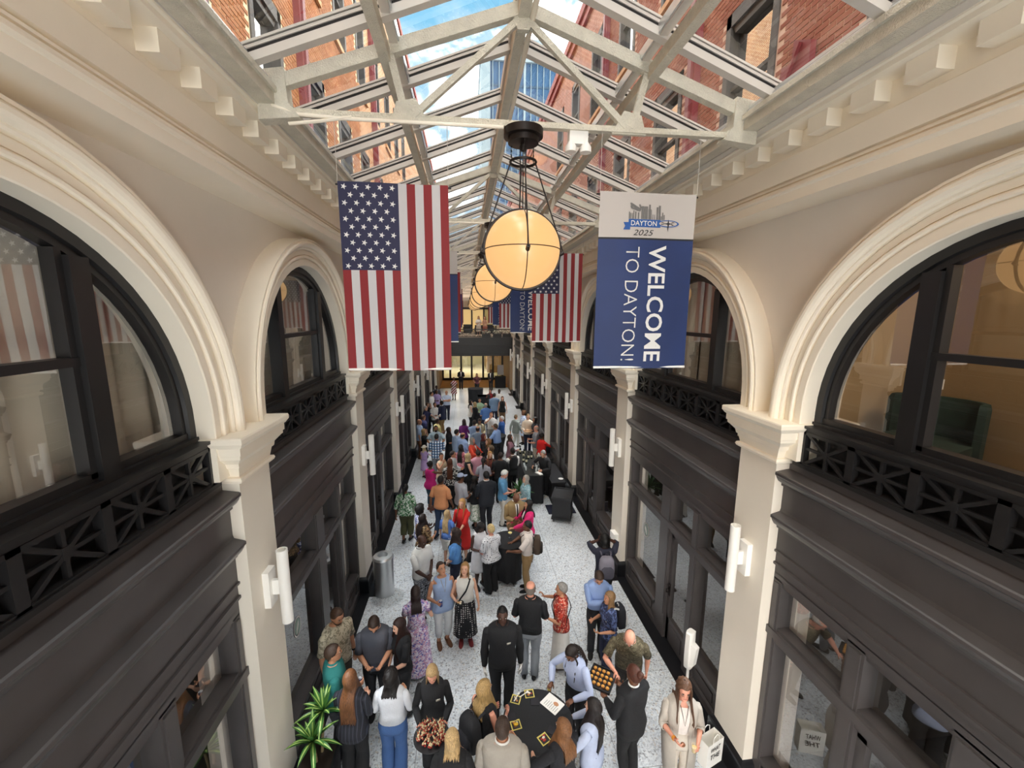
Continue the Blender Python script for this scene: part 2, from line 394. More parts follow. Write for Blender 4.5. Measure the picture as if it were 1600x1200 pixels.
# ---- shop fronts
LAY = [('j', 0, .13), ('g', .13, 1.02), ('m', 1.02, 1.21), ('d', 1.21, 1.95), ('m', 1.95, 2.33), ('g', 2.33, 3.80), ('j', 3.80, 3.95)]
def shopfront(s, k, flip, n):
    W = empty('window_%d' % n, kind='structure')
    y0 = PIL(k)+.325; L = 3.95
    f = (lambda a, b: (y0+L-b, y0+L-a)) if flip else (lambda a, b: (y0+a, y0+b))
    a = MB(); a.box(s*3.13, s*3.3, y0, y0+L, 3.08, 3.17); a.box(s*3.15, s*3.28, y0, y0+L, 3.02, 3.08); a.build('head_frame', DARK, W)
    a = MB(); a.box(s*3.10, s*3.30, y0, y0+L, 2.33, 2.43); a.box(s*3.14, s*3.29, y0, y0+L, 2.26, 2.33); a.box(s*3.14, s*3.29, y0, y0+L, 2.43, 2.47); a.build('transom_bar', DARK, W)
    for t, p, q in LAY:
        ya, yb = f(p, q)
        if t in 'jm':
            a = MB(); a.box(s*3.13, s*3.31, ya, yb, 0, 3.1)
            a.box(s*3.115, s*3.13, ya+.03, yb-.03, .5, 3.05); a.build('mullion', DARK, W)
            continue
        a = MB(); a.quad((s*3.25, ya, 2.44), (s*3.25, yb, 2.44), (s*3.25, yb, 3.06), (s*3.25, ya, 3.06)); a.build('pane', GLASS, W)
        if t == 'g':
            a = MB(); a.quad((s*3.25, ya, .52), (s*3.25, yb, .52), (s*3.25, yb, 2.32), (s*3.25, ya, 2.32)); a.build('pane', GLASS, W)
            a = MB(); a.box(s*3.17, s*3.31, ya, yb, 0, .52); a.box(s*3.12, s*3.31, ya, yb, .50, .56); a.box(s*3.12, s*3.18, ya, yb, .0, .12)
            a.box(s*3.145, s*3.18, ya+.02, ya+.12, .12, .5); a.box(s*3.145, s*3.18, yb-.12, yb-.02, .12, .5); a.box(s*3.145, s*3.18, ya, yb, .42, .5); a.box(s*3.155, s*3.18, ya+.2, yb-.2, .2, .36)
            a.build('bulkhead', DARK, W)
        else:
            D = empty('door_%d' % n, parent=W)
            a = MB()
            for y in (ya, yb-.1): a.box(s*3.19, s*3.26, y, y+.1, .02, 2.26)
            a.box(s*3.19, s*3.26, ya, yb, .02, .5); a.box(s*3.19, s*3.26, ya, yb, 2.15, 2.26); a.box(s*3.175, s*3.19, ya+.16, yb-.16, .12, .4)
            a.build('door_frame', DARK, D)
            a = MB(); a.quad((s*3.225, ya+.1, .5), (s*3.225, yb-.1, .5), (s*3.225, yb-.1, 2.15), (s*3.225, ya+.1, 2.15)); a.build('pane', GLASS, D)
            a = MB(); yh = ya+.05 if flip else yb-.05
            a.ell((s*3.15, yh, 1.05), (.035, .035, .035)); a.tube([(s*3.19, yh, 1.05), (s*3.15, yh, 1.05)], .012, 6); a.box(s*3.18, s*3.19, yh-.03, yh+.03, .95, 1.2); a.ell((s*3.17, yh, 1.16), (.02, .025, .025))
            a.build('door_handle', BRONZE, D, smooth=40)
FLIP = {(-1, 0): 1, (1, 0): 1, (-1, 1): 1, (1, 1): 0}
for s in (-1, 1):
    for k in range(0, 7):
        wn += 1; shopfront(s, k, FLIP.get((s, k), (k+(s > 0)) % 2), wn)
    wn += 0
# ---- skylight
ceil = empty('ceiling', kind='structure', loc=(-.04, 0, 0))
ZE, SL, UE = 8.43, .375, 2.47
rz_ = lambda u: ZE+(UE-abs(u))*SL
rt_ = lambda u: 8.55+(UE-abs(u))*.35
for s in (-1, 1):
    a = MB(); a.box(s*2.40, s*2.60, YB, YE+12, 8.27, 8.42); a.box(s*2.37, s*2.40, YB, YE+12, 8.37, 8.42); a.build('eave_beam', ROUGHW, ceil)
    a = MB(); a.box(s*2.41, s*2.56, YB, YE+12, 8.42, 8.435, 1); a.box(s*2.42, s*2.55, YB, YE+12, 8.435, 8.47, 0); a.box(s*2.43, s*2.55, YB, YE+12, 8.47, 8.48, 1); a.box(s*2.44, s*2.54, YB, YE+12, 8.48, 8.515, 0); a.build('eave_channel', [ALUL, ALUD], ceil)
    a = MB(); u = 1.36; a.box(s*(u-.05), s*(u+.05), YB, YE+12, rz_(u)-.12, rz_(u)+.0); a.build('purlin', ROUGHW, ceil)
    a = MB(); u = 1.27; a.box(s*(u-.04), s*(u+.04), YB, YE+12, rz_(u)-.0, rz_(u)+.09); a.box(s*(u-.055), s*(u-.04), YB, YE+12, rz_(u)+.02, rz_(u)+.11, 1); a.build('purlin_bar', [ALU, ALUL], ceil)
    a = MB(); a.box(s*2.55, s*3.85, YB, YE+12, 8.26, 8.30); a.build('roof_ledge', ALU, ceil)
a = MB(); a.box(-.055, .055, YB, YE+12, rz_(0)-.16, rz_(0)+.03); a.build('ridge_beam', ROUGHW, ceil)
a = MB(); a.tube([(.09, YB, rz_(0)-.15), (.09, YE+12, rz_(0)-.15)], .03, 10); a.build('ridge_conduit', CREAM2, ceil, smooth=60)
a = MB(); a.box(-.08, .08, YB, YE+12, rz_(0)+.02, rz_(0)+.14); a.build('ridge_cap', ALU, ceil)
cs = math.sqrt(1+SL*SL)
gb = {}
for s in (-1, 1):
    b = MB(); A = (s*UE, 0, ZE+.02); B = (s*.03, 0, rz_(.03)+.02); up = (s*SL/cs, 0, 1/cs)
    b.bar(np.array(A), np.array(B), .085, .07, up)
    o = np.array(up)*.05
    b.bar(A+o, B+o, .06, .03, up, 1); o = np.array(up)*.078; b.bar(A+o, B+o, .085, .025, up); o = np.array(up)*.098; b.bar(A+o, B+o, .05, .015, up, 1); o = np.array(up)*.115; b.bar(A+o, B+o, .085, .02, up)
    gb[s] = b.mesh('glazing_bar', [ALU, ALUD])
    for nm, ua, ub in (('lo', UE-.02, 1.23), ('hi', 1.21, .04)):
        b = MB(); o = .095
        b.quad((s*ua, .045, rz_(ua)+o), (s*ua, 1.105, rz_(ua)+o), (s*ub, 1.105, rz_(ub)+o), (s*ub, .045, rz_(ub)+o)); gb[(s, nm)] = b.mesh('roof_pane', ROOFG)
yb0 = PIL(1)+.74-1.15*8
j = 0
while yb0+j*1.15 < YE+11:
    y = yb0+j*1.15; j += 1
    for s in (-1, 1):
        obj('glazing_bar', gb[s], ceil, loc=(0, y, 0))
        for nm in ('lo', 'hi'): obj('roof_pane', gb[(s, nm)], ceil, loc=(0, y, 0))
# trusses
def truss():
    T = empty('truss', parent=ceil)
    zt = 8.22
    for s in (-1, 1):
        a = MB(); a.bar((s*2.42, 0, rt_(2.42)-.10), (0, 0, rt_(0)-.12), .09, .12); a.build('top_chord', ROUGHW, T)
        a = MB(); a.bar((s*1.12, 0, zt+.03), (s*.04, 0, rt_(0)-.22), .06, .06); a.build('web', ROUGHW, T)
        a = MB(); a.bar((s*1.18, 0, zt+.03), (s*1.32, 0, rt_(1.3)-.12), .05, .07); a.build('web', ROUGHW, T)
        a = MB(); a.prism([(s*.95, zt-.03), (s*1.33, zt-.03), (s*1.27, zt+.16), (s*1.08, zt+.2)], 1, -.02, .02); a.build('gusset', ROUGHW, T)
        a = MB(); a.prism([(s*2.18, zt-.05), (s*2.56, zt-.09), (s*2.56, 8.56), (s*2.30, 8.60), (s*2.28, 8.30)], 1, -.07, .07); a.build('end_block', ROUGHW, T)
    a = MB(); a.bar((-2.4, 0, zt), (2.4, 0, zt), .075, .03); a.bar((-2.4, .03, zt+.03), (2.4, .03, zt+.03), .02, .07); a.build('tie', ROUGHW, T)
    a = MB(); a.tube([(-2.5, -.05, 8.40), (-2.42, -.06, 8.26), (-2.2, -.05, zt-.02), (-1.8, -.045, zt-.035), (-.2, -.045, zt-.035)], .018, 8)
    a.tube([(-2.3, -.03, zt-.1), (-2.0, -.05, zt-.07), (-1.7, -.05, zt-.02)], .016, 6); a.build('conduit', CREAM2, T, smooth=60)
    a = MB(); a.prism([(-.14, rt_(0)-.12), (.14, rt_(0)-.12), (.06, rt_(0)-.32), (-.06, rt_(0)-.32)], 1, -.03, .03); a.build('apex_plate', ROUGHW, T)
    return T
T0 = truss(); T0.location = (0, PIL(1), 0)
for k in (0, 2, 3, 4, 5, 6, 7, 8, 9):
    t = copytree(T0, ceil); t.location = (0, PIL(k), 0)
# ================================================================ OUTSIDE: brick buildings, tower
def brickmat(name, c1, c2, mortar, attr):
    m = bpy.data.materials.new(name); m.use_nodes = True; nt = m.node_tree; b = nt.nodes['Principled BSDF']; b.inputs['Roughness'].default_value = .85
    t = N(nt, 'ShaderNodeTexCoord')
    if attr == 'wall':
        mp = N(nt, 'ShaderNodeMapping', ins={'Rotation': (0, 0, 0)}); sx = N(nt, 'ShaderNodeSeparateXYZ'); cx = N(nt, 'ShaderNodeCombineXYZ')
        Lk(nt, t.outputs['Object'], sx.inputs[0]); Lk(nt, sx.outputs[1], cx.inputs[0]); Lk(nt, sx.outputs[2], cx.inputs[1])
        br = N(nt, 'ShaderNodeTexBrick', ins={'Color1': (*lin(c1), 1), 'Color2': (*lin(c2), 1), 'Mortar': (*lin(mortar), 1), 'Scale': 1., 'Mortar Size': .007, 'Brick Width': .22, 'Row Height': .075, 'Bias': 0.})
        Lk(nt, cx.outputs[0], br.inputs['Vector']); col = br.outputs['Color']
    else:
        if attr == 'obj':
            oi = N(nt, 'ShaderNodeObjectInfo'); fac = oi.outputs['Random']
        else:
            a = N(nt, 'ShaderNodeAttribute', attribute_name='rnd'); fac = a.outputs['Fac']
        r = N(nt, 'ShaderNodeValToRGB'); r.color_ramp.elements[0].color = (*lin(c1), 1); r.color_ramp.elements[1].color = (*lin(c2), 1)
        Lk(nt, fac, r.inputs[0]); col = r.outputs[0]
    n = N(nt, 'ShaderNodeTexNoise', ins={'Scale': 1.3, 'Detail': 6.}); Lk(nt, t.outputs['Object'], n.inputs['Vector'])
    mr = N(nt, 'ShaderNodeMapRange', ins={'From Min': .3, 'From Max': .7, 'To Min': .82, 'To Max': 1.15}); Lk(nt, n.outputs['Fac'], mr.inputs['Value'])
    mx = N(nt, 'ShaderNodeVectorMath', operation='SCALE'); Lk(nt, col, mx.inputs[0]); Lk(nt, mr.outputs[0], mx.inputs['Scale']); Lk(nt, mx.outputs[0], b.inputs['Base Color'])
    return m
FRAMEX = M('weathered window frame', '4B4846', .6, var=.2); REDP = M('oxide red pipe', '7A3438', .5, var=.1); STONE = M('sill stone', 'C79C74', .8, var=.1)
WSASH = M('white sash', 'E9ECE8', .5)
BW, BH = .22, .075
def facade(s, cols, wins, yend, ytop, label, pipes, zpart, ypart):
    root = empty('brick_building', label=label, cat='building')
    c1, c2, mo = cols
    wm = brickmat('brick wall %d' % s, c1, c2, mo, 'wall'); mm = M('mortar %d' % s, mo, .9); bo = brickmat('brick %d' % s, c1, c2, mo, 'obj'); bs = brickmat('bricks %d' % s, c1, c2, mo, 'stuff')
    u = 3.8; z0 = 8.3; ysplit = 14.3
    # wall plane with openings
    ycuts = sorted({-14., yend, ysplit, *[v for w in wins for v in w[:2]]}); zcuts = sorted({z0, ytop, *[v for w in wins for v in w[2:4]]})
    W = MB()
    for a, b in zip(ycuts[:-1], ycuts[1:]):
        for c, d in zip(zcuts[:-1], zcuts[1:]):
            ym, zm = (a+b)/2, (c+d)/2
            if any(w[0] < ym < w[1] and w[2] < zm < w[3] for w in wins): continue
            W.quad((s*(u+.007), a, c), (s*(u+.007), b, c), (s*(u+.007), b, d), (s*(u+.007), a, d), 0 if ym < ysplit and ym > 2 else 1)
    W.box(s*(u+.5), s*(u+9), -14, yend, z0, ytop, 1)
    W.box(s*(u-.0), s*(u+.5), yend-.01, yend, z0, ytop, 1)
    W.build('wall', [mm, wm], root)
    # bricks
    P = []; 
    for r in range(int((ytop-z0)/BH)):
        z = z0+r*BH
        if z > 16.6: break
        y = 2.2+(r % 2)*BW/2
        while y < ysplit:
            if not any(w[0]-.09 < y+BW/2 < w[1]+.09 and w[2]-.03 < z+BH/2 < w[3]+.03 for w in wins): P.append((y, z))
            y += BW
    def score(p):
        y, z = p
        if not (ypart[0] < y < ypart[1] and zpart[0] < z < zpart[1]): return 1e9
        return (y*y+(z-6.3)**2)
    P.sort(key=score)
    g_ = .009; v = np.array([(d, a, c) for d in (0, .02) for a, c in ((g_,g_),(BW-g_,g_),(BW-g_,BH-g_),(g_,BH-g_))])
    v[:, 0] *= s; fs = [(0,1,2,3),(0,4,5,1),(1,5,6,2),(2,6,7,3),(3,7,4,0)]
    mb = MB(); mb.add(v, fs); me = mb.mesh('brick', bo)
    for y, z in P[:300]:
        obj('brick', me, root, loc=(s*(u-.001*rnd.random()*5), y, z))
    rest = P[300:]; V = np.concatenate([v+np.array([s*(u-.004*rnd.random()), y, z]) for y, z in rest])
    F = [tuple(8*i+k for k in f) for i in range(len(rest)) for f in fs]
    me = bpy.data.meshes.new('brickwork'); me.from_pydata(V.tolist(), [], F); me.materials.append(bs)
    at_ = me.attributes.new('rnd', 'FLOAT', 'FACE'); at_.data.foreach_set('value', np.repeat(np.random.RandomState(3).rand(len(rest)), 5).astype(np.float32))
    obj('brickwork', me, root, kind='stuff')
    # windows
    for (a, b, c, d, kind) in wins:
        f = MB(); g = .13
        f.box(s*(u-.02), s*(u+.2), a, a+g, c, d); f.box(s*(u-.02), s*(u+.2), b-g, b, c, d); f.box(s*(u-.02), s*(u+.2), a, b, d-.2, d)
        f.prism([(a, d), (b, d), (b-.2, d-.32), (a+.2, d-.32)], 0, s*(u+.02), s*(u+.15))
        f.box(s*(u+.05), s*(u+.2), a, b, c, c+.06); f.box(s*(u+.06), s*(u+.16), a, b, (c+d)/2-.03, (c+d)/2+.03)
        fo = f.build('window', FRAMEX, root)
        p = MB(); p.quad((s*(u+.13), a, c), (s*(u+.13), b, c), (s*(u+.13), b, d), (s*(u+.13), a, d)); p.build('pane', EXTG, fo)
        p = MB(); p.box(s*(u+.16), s*(u+.5), a, b, c, d); p.build('room_shade_block', M('dark room', '30343A', .9), fo)  # solid block behind the pane; the unlit room's shade is in its colour
        if kind: 
            p = MB(); p.box(s*(u-.06), s*(u+.1), a-.1, b+.1, c-.12, c); p.build('sill', STONE, fo)
    for y in pipes:
        p = MB(); p.box(s*(u-.16), s*(u-.02), y-.07, y+.07, z0+.2, ytop); p.box(s*(u-.12), s*u, y-.15, y+.07, z0+.2, ytop)
        p.build('downpipe', REDP, root)
    p = MB(); p.box(s*(u-.18), s*(u+.5), -14, yend, ytop-.12, ytop+.2); p.box(s*(u-.1), s*(u+.2), -14, yend, ytop-.4, ytop-.12); p.build('parapet', M('red coping', '8C3A33', .7), root)
    return root
wr = [(4.1-.63+2.73*i-.01, 4.1+.63+2.73*i, 8.9, 11.2, 0) for i in range(-4, 7)]
wr += [(4.1-.6+2.73*i, 4.1+.6+2.73*i, 13.0, 15.4, 1) for i in range(-4, 7)]
facade(1, ('8E5240', 'A06955', 'D2B5A5'), wr, 58, 17., 'red brick building with wide dark framed windows, right of the glass roof', [8.4, 13.9], (9.3, 12.2), (4.6, 8.4))
wl = [(7.98-.58+2.28*i, 7.98+.58+2.28*i, 8.9, 11.4, 0) for i in range(-5, 8)]
wl += [(7.98-.55+2.28*i, 7.98+.55+2.28*i, 13.1, 15.5, 1) for i in range(-5, 8)]
facade(-1, ('A0653F', 'B07A50', 'E6D6B4'), wl, 48, 20., 'sunlit orange brick building with tall windows, left of the glass roof', [9.4, 5.9, 16.3], (9.4, 11.6), (6., 10.))
# red flashing scupper on the right building
sc = MB()
sc.prism([(5.42, 9.1), (5.75, 9.1), (5.72, 9.88), (5.42, 9.72)], 0, 3.70, 3.78); sc.prism([(5.78, 9.1), (6.06, 9.1), (5.93, 9.66), (5.78, 9.62)], 0, 3.72, 3.785); sc.bar((3.66, 5.92, 9.1), (3.68, 5.58, 9.78), .05, .03)
sc.build('roof_flashing', REDP, label='folded dark red metal flashing against the red brick at upper right', cat='flashing')
# office tower
tw = empty('office_tower', label='pale blue glass office tower beyond the end of the roof', cat='building', loc=(8.1, 70, 0))
TG = M('tower glass', '2E4A66', .4, spec=.25, var=.15, vscale=.3); TW = M('tower concrete', '74838A', .7)
a = MB(); a.box(-5.9, 5.9, 0, 14, 0, 44); a.build('glass_wall', TG, tw)
a = MB(); a.box(-6.0, -4.6, -.3, 14, 0, 44.5); a.build('corner_pier', TW, tw)
a = MB(); a.box(-6.1, 6.1, -.4, 14.2, 44, 45.2); a.box(-2, 5, 2, 10, 45.2, 48.5); a.build('roof_top', TW, tw)
for i in range(11):
    x = -4.2+i*.98
    a = MB(); ww = .16 if i == 5 else .05; a.box(x-ww, x+ww, -.15, 0, 0, 44); a.build('mullion', TW, tw)
for i in range(14):
    a = MB(); a.box(-4.6, 5.9, -.06, 0, 3*i+1.6, 3*i+1.9); a.build('spandrel_band', M('tower spandrel', '2A4054', .3), tw)
# ================================================================ FAR END: bridge, lobby, upper floor
BEIGE = M('lobby beige', 'A0876A', .6, var=.05); TAN = M('lobby carpet', 'BE8A45', .8, var=.08, vscale=2)
br = empty('wall_far', kind='structure')
a = MB(); a.box(-3.4, 3.4, YE, YE+.5, 2.9, 4.4); a.box(-3.4, 3.4, YE-.08, YE, 4.28, 4.4); a.box(-3.4, 3.4, YE-.06, YE, 3.62, 3.7); a.box(-3.4, 3.4, YE-.05, YE, 2.9, 3.0); a.build('bridge_beam', BLACK, br)
a = MB(); a.box(-3.4, 3.4, YE+.4, 46, 4.2, 4.4); a.build('upper_floor', INTF, br)
a = MB(); a.box(-3.4, 3.4, YE+.4, 40, 2.85, 2.95); a.build('lobby_ceiling', BEIGE, br)
for s in (-1, 1):
    a = MB(); a.box(s*2.95, s*3.5, YE+.1, 40, 0, 2.9); a.build('lobby_wall', BEIGE, br)
    a = MB(); a.box(s*3.2, s*3.5, YE, 46, 4.4, 8.4); a.build('upper_side_wall', CREAM, br)
    a = MB(); a.box(s*2.80, s*3.3, YE, 46, 7.5, 8.3); a.build('upper_cornice', CREAM2, br)
a = MB(); a.box(-3, 3, YE+1.3, 40, -.2, .002); a.box(-3, 3, YE+1.3, YE+1.55, .002, .004, 1); a.build('lobby_carpet', [TAN, M('carpet edge', '8D7A62', .8)], br)
rail = MB(); rail.box(-3.3, 3.3, YE-.02, YE+.06, 5.02, 5.1); rail.box(-3.3, 3.3, YE, YE+.04, 4.45, 4.5)
rl = rail.build('railing', BLACK, br)
for i in range(10):
    c = MB(); x0, x1 = -3.2+.64*i, -2.56+.64*i; u = YE+.02
    for p, q in (((x0+.03, 4.5), (x1-.03, 5.02)), ((x0+.03, 5.02), (x1-.03, 4.5)), ((x0, 4.76), (x1, 4.76)), (((x0+x1)/2, 4.5), ((x0+x1)/2, 5.02)), ((x0+.01, 4.5), (x0+.01, 5.02))):
        c.bar((p[0], u, p[1]), (q[0], u, q[1]), .025, .03, (0, 1, 0))
    c.build('lattice_panel', BLACK, rl)
# lobby glass doors and the bright hall beyond
d1 = empty('door_50', kind='structure')
for x in (-2.9, -2.2, -1.15, -.15, .95, 1.9, 2.8):
    a = MB(); a.box(x-.09, x+.09, 39.9, 40.05, 0, 2.9); a.build('door_post', BLACK, d1)
a = MB(); a.box(-3, 3, 39.92, 40.03, 2.62, 2.9); a.box(-3, 3, 39.93, 40.02, 0, .22); a.build('door_rail', BLACK, d1)
a = MB(); a.quad((-3, 40, .2), (3, 40, .2), (3, 40, 2.7), (-3, 40, 2.7)); a.build('pane', GLASS, d1)
HALL = M('bright hall', 'E0E2D2', .7)
h = empty('wall_hall', kind='structure')
a = MB(); a.box(-4, 4, 40.1, 52, -.2, 0); a.box(-4, 4, 52, 52.2, 0, 3.4); a.box(-4.2, -4, 40.1, 52, 0, 3.4); a.box(4, 4.2, 40.1, 52, 0, 3.4); a.box(-4, 4, 40.1, 52, 3.4, 3.5)
a.box(-4, -2.4, 49, 52, 0, 3.4, 1); a.box(1.6, 4, 45, 52, 0, 3.4, 1); a.build('hall', [HALL, BEIGE], h)
for x, y, e, sx, sy in ((-.3, 44, 1.3, .45, .45), (-1.6, 47, 3, .5, .5), (1., 46, 3, .5, .5)):
    a = MB(); a.box(x-sx, x+sx, y-sy, y+sy, 3.1, 3.2); a.build('ceiling_light', M('hall lamp' if x < -.2 and x > -1 else 'hall lamp white', 'FFC060' if x < -.2 and x > -1 else 'FFF4DC', emit=e), label='lit amber ceiling lamp beyond the lobby doors' if x == -.3 else ('pale ceiling light at left in the hall beyond' if x < -1 else 'pale ceiling light at right in the hall beyond'), cat='lamp')
for k, y in enumerate((36.2, 38.4)):
    for x in (-1.5, 1.5):
        a = MB(); a.lathe([(.13, 0), (.13, .03)], 14, (x, y, 2.82)); a.build('downlight', M('downlight', 'FFD9A0', emit=3.), label='round recessed downlight, %s %s of the four in the lobby ceiling' % (['nearer', 'farther'][k], 'left' if x < 0 else 'right'), cat='lamp', group='lobby ceiling downlights')
# upper end wall with lit openings
e = empty('wall_end', kind='structure')
a = MB(); a.box(-3.4, 3.4, 46, 46.2, 4.4, 9.6); a.build('end_wall', CREAM, e)
a = MB()
for x in (-2.6, -1.3, 0., 1.3, 2.6): a.box(x-.07, x+.07, 45.85, 46, 4.4, 6.9)
a.box(-2.7, 2.7, 45.85, 46, 6.8, 7.0); a.build('shop_frame', BLACK, e)
for i, x in enumerate((-1.95, -.65, .65, 1.95)):
    a = MB(); a.box(x-.55, x+.55, 45.93, 45.97, 4.5, 6.75); a.build('lit_pane', M('lit shop', 'E8C98A', emit=.10) if i in (1, 2) else M('dim shop', '8E8054', .6, emit=.12), e)
rings = []
for i in range(13):
    th = PI*i/12; rings.append([(2.9*math.cos(th), 44.5, 7.0+1.0*math.sin(th)), (2.9*math.cos(th), 45.9, 7.0+1.0*math.sin(th))])
a = MB(); a.loft(rings, 0, False, False, closed=False); a.build('vault', CREAM2, e)
for i, (x, y) in enumerate(((-1.6, 39.5), (.6, 40), (-.5, 42.5), (1.7, 41.5))):
    a = MB(); a.box(x-.4, x+.4, y-.4, y+.4, 4.4, 4.82); a.box(x-.4, x+.4, y+.25, y+.42, 4.82, 5.25); a.box(x-.45, x-.33, y-.4, y+.4, 4.7, 5.02); a.box(x+.33, x+.45, y-.4, y+.4, 4.7, 5.02)
    a.build('armchair', BLACK, label=['dark armchair at left on the upper level behind the bridge rail', 'dark armchair right of centre on the upper level behind the rail', 'dark armchair farthest back in the middle of the upper level', 'dark armchair at far right on the upper level'][i], cat='armchair', group='armchairs on the upper level')
# flower boxes on the bridge
for i, x in enumerate((1.0, 1.9, 2.7)):
    b = MB()
    t = empty('flower_box', label='low box of pale flowers at the bridge rail, %s' % ['leftmost of the three', 'middle of the three', 'nearest the right wall'][i], cat='planter', group='flower boxes on the bridge', loc=(x, YE+.3, 4.4))
    a = MB(); a.box(-.35, .35, -.12, .12, 0, .3); a.build('box', BLACK, t)
    for q in range(40): b.ell((rnd.uniform(-.33, .33), rnd.uniform(-.12, .12), rnd.uniform(.32, .55)), (.05, .05, .04), 6, 4)
    b.build('flowers', M('pale flowers', 'D8D6C4', .8), t, kind='stuff')
# ================================================================ PENDANTS
GLOBE = M('amber globe glass', '8A6238', .25, emit=.148, ecol='FFC887')
def circle(mb, c, r, t, ax, n=36, k=6):
    pts = []
    for i in range(n+1):
        a = 2*PI*i/n; p = [0, 0, 0]; o = [(1, 2), (0, 2), (0, 1)][ax]; p[o[0]] = r*math.cos(a); p[o[1]] = r*math.sin(a); pts.append(np.array(p)+c)
    mb.tube(pts, t, k, cap=False)
def pendant():
    T = empty('globe_pendant', cat='lamp', group='globe pendants under the skylight')
    a = MB(); a.lathe([(.02, 1.205), (.205, 1.205), (.205, 1.13), (.16, 1.125), (.16, 1.07), (.03, 1.06), (.03, 1.0), (.01, 1.0)], 32); a.build('canopy', BRONZE, T, smooth=35)
    a = MB(); circle(a, np.array([0, 0, .89]), .135, .014, 2); a.build('ring', BRONZE, T, smooth=60)
    a = MB()
    for i in range(3):
        an = 2*PI*i/3+.5; p = (.135*math.cos(an), .135*math.sin(an), .89)
        for q in range(8):
            z = .9+.022*q; a.tube([(p[0], p[1], z), (p[0]*1.02, p[1]*1.02, z+.02)], .007 if q % 2 else .004, 5)
    a.build('chain', BRONZE, T)
    for i in range(4):
        an = PI/2*i; c, s = math.cos(an), math.sin(an); a = MB()
        a.tube([(.13*c, .13*s, .89), (.455*c, .455*s, -.02)], .0075, 6); a.tube([(.455*c, .455*s, -.02), (.40*c, .40*s, -.05)], .022, 6); a.build('stay_rod', BRONZE, T)
    a = MB()
    for dx in (-.03, 0, .03): a.tube([(dx, 0, 1.05), (dx, 0, .42)], .006, 6)
    a.build('stem', BRONZE, T)
    a = MB(); a.ell((0, 0, 0), (.405, .405, .405), 48, 28); a.build('globe', GLOBE, T, smooth=180)
    a = MB(); circle(a, np.zeros(3), .417, .017, 1, 56); a.build('outer_hoop', BRONZE, T, smooth=60)
    a = MB(); circle(a, np.zeros(3), .407, .005, 0, 56); circle(a, np.zeros(3), .407, .005, 2, 56); a.build('rib', BRONZE, T, smooth=60)
    return T
P0 = pendant()
PL = ['largest amber globe pendant in black hoops, nearest the camera', 'second amber globe pendant, just behind and below the largest one', 'third amber globe pendant from the camera', 'fourth amber globe pendant from the camera', 'fifth amber globe pendant from the camera', 'sixth amber globe pendant, small over the far bridge', 'farthest amber globe pendant beyond the bridge']
for k in range(7):
    t = P0 if k == 0 else copytree(P0)
    t.location = (-.03, PIL(k+1), 6.985); t['label'] = PL[k]
# ================================================================ FLAGS AND BANNERS
FR, FWH, FN = M('flag red', '7C171C', .7), M('flag white', 'B9B6B7', .7), M('flag navy', '202040', .7)
BB = M('banner blue', '112859', .6, var=.18, vscale=1.6); BWHT = M('banner white', 'B4ADA8', .7); BK = M('print black', '1A1A1E', .7); BG = M('print grey', '6B6866', .8); BLU2 = M('print blue', '1E4F92', .7); LETW = M('lettering white', 'D2D0CE', .6)
FW_, FH_ = 1.11, 1.94
wave = lambda x, z: .012*math.sin(5*x+1.2*z)+.010*math.sin(2.2*z+.7)*math.cos(3*x)
def sheet(xs, zs, matf):
    mb = MB(); nx = len(xs); vs = [(x, wave(x, z), z) for z in zs for x in xs]
    for i in range(len(zs)-1):
        for j in range(nx-1):
            pass
    fs = []; ms = []
    for i in range(len(zs)-1):
        for j in range(nx-1):
            fs.append((i*nx+j, i*nx+j+1, (i+1)*nx+j+1, (i+1)*nx+j)); ms.append(matf((xs[j]+xs[j+1])/2, (zs[i]+zs[i+1])/2))
    mb.add(vs, fs); mb.m = ms
    return mb
def rods(T):
    a = MB(); a.tube([(-FW_/2-.03, .035, -.02), (FW_/2+.03, .035, -.02)], .010, 8); a.build('top_rod', BRONZE, T)
    a = MB(); a.tube([(-FW_/2, wave(-.5, -1.92), -1.925), (FW_/2, wave(.5, -1.92), -1.925)], .013, 8); a.build('bottom_rod', WHITE, T)
    a = MB()
    for e in (-1, 1): a.tube([(e*(FW_/2+.0), 0, -.01), (e*(FW_/2+.0), 0, .59)], .003, 4)
    a.build('cable', ALU, T)
def flag():
    T = empty('national_flag', cat='flag', group='stars and stripes flags hung along the hall')
    xs = np.linspace(-FW_/2, FW_/2, 27); zs = np.concatenate([np.linspace(0, -.872, 10), np.linspace(-.872, -FH_, 12)[1:]])
    def mf(x, z):
        i = int((x+FW_/2)/(FW_/13))
        if i < 7 and z > -.872: return 2
        return 0 if i % 2 == 0 else 1
    sheet(xs, zs, mf).build('cloth', [FR, FWH, FN], T, smooth=180)
    st = MB(); cw = FW_*7/13
    for r in range(11):
        n = 5 if r % 2 == 0 else 4
        for c in range(n):
            x = -FW_/2+cw*(c+.5+(0 if n == 5 else .5))/5; z = -.05-.078*r
            for sgn in (-1, 1):
                vs = []
                for i in range(10):
                    a = PI/2+PI*i/5; q = .032 if i % 2 == 0 else .0125; a += -PI/2; vs.append((x+q*math.cos(a), wave(x, z)+sgn*.003, z+q*math.sin(a)))
                vs.append((x, wave(x, z)+sgn*.003, z)); st.add(vs, [(10, i, (i+1) % 10) for i in range(10)])
    st.build('stars', LETW, T); rods(T)
    a = MB(); 
    return T
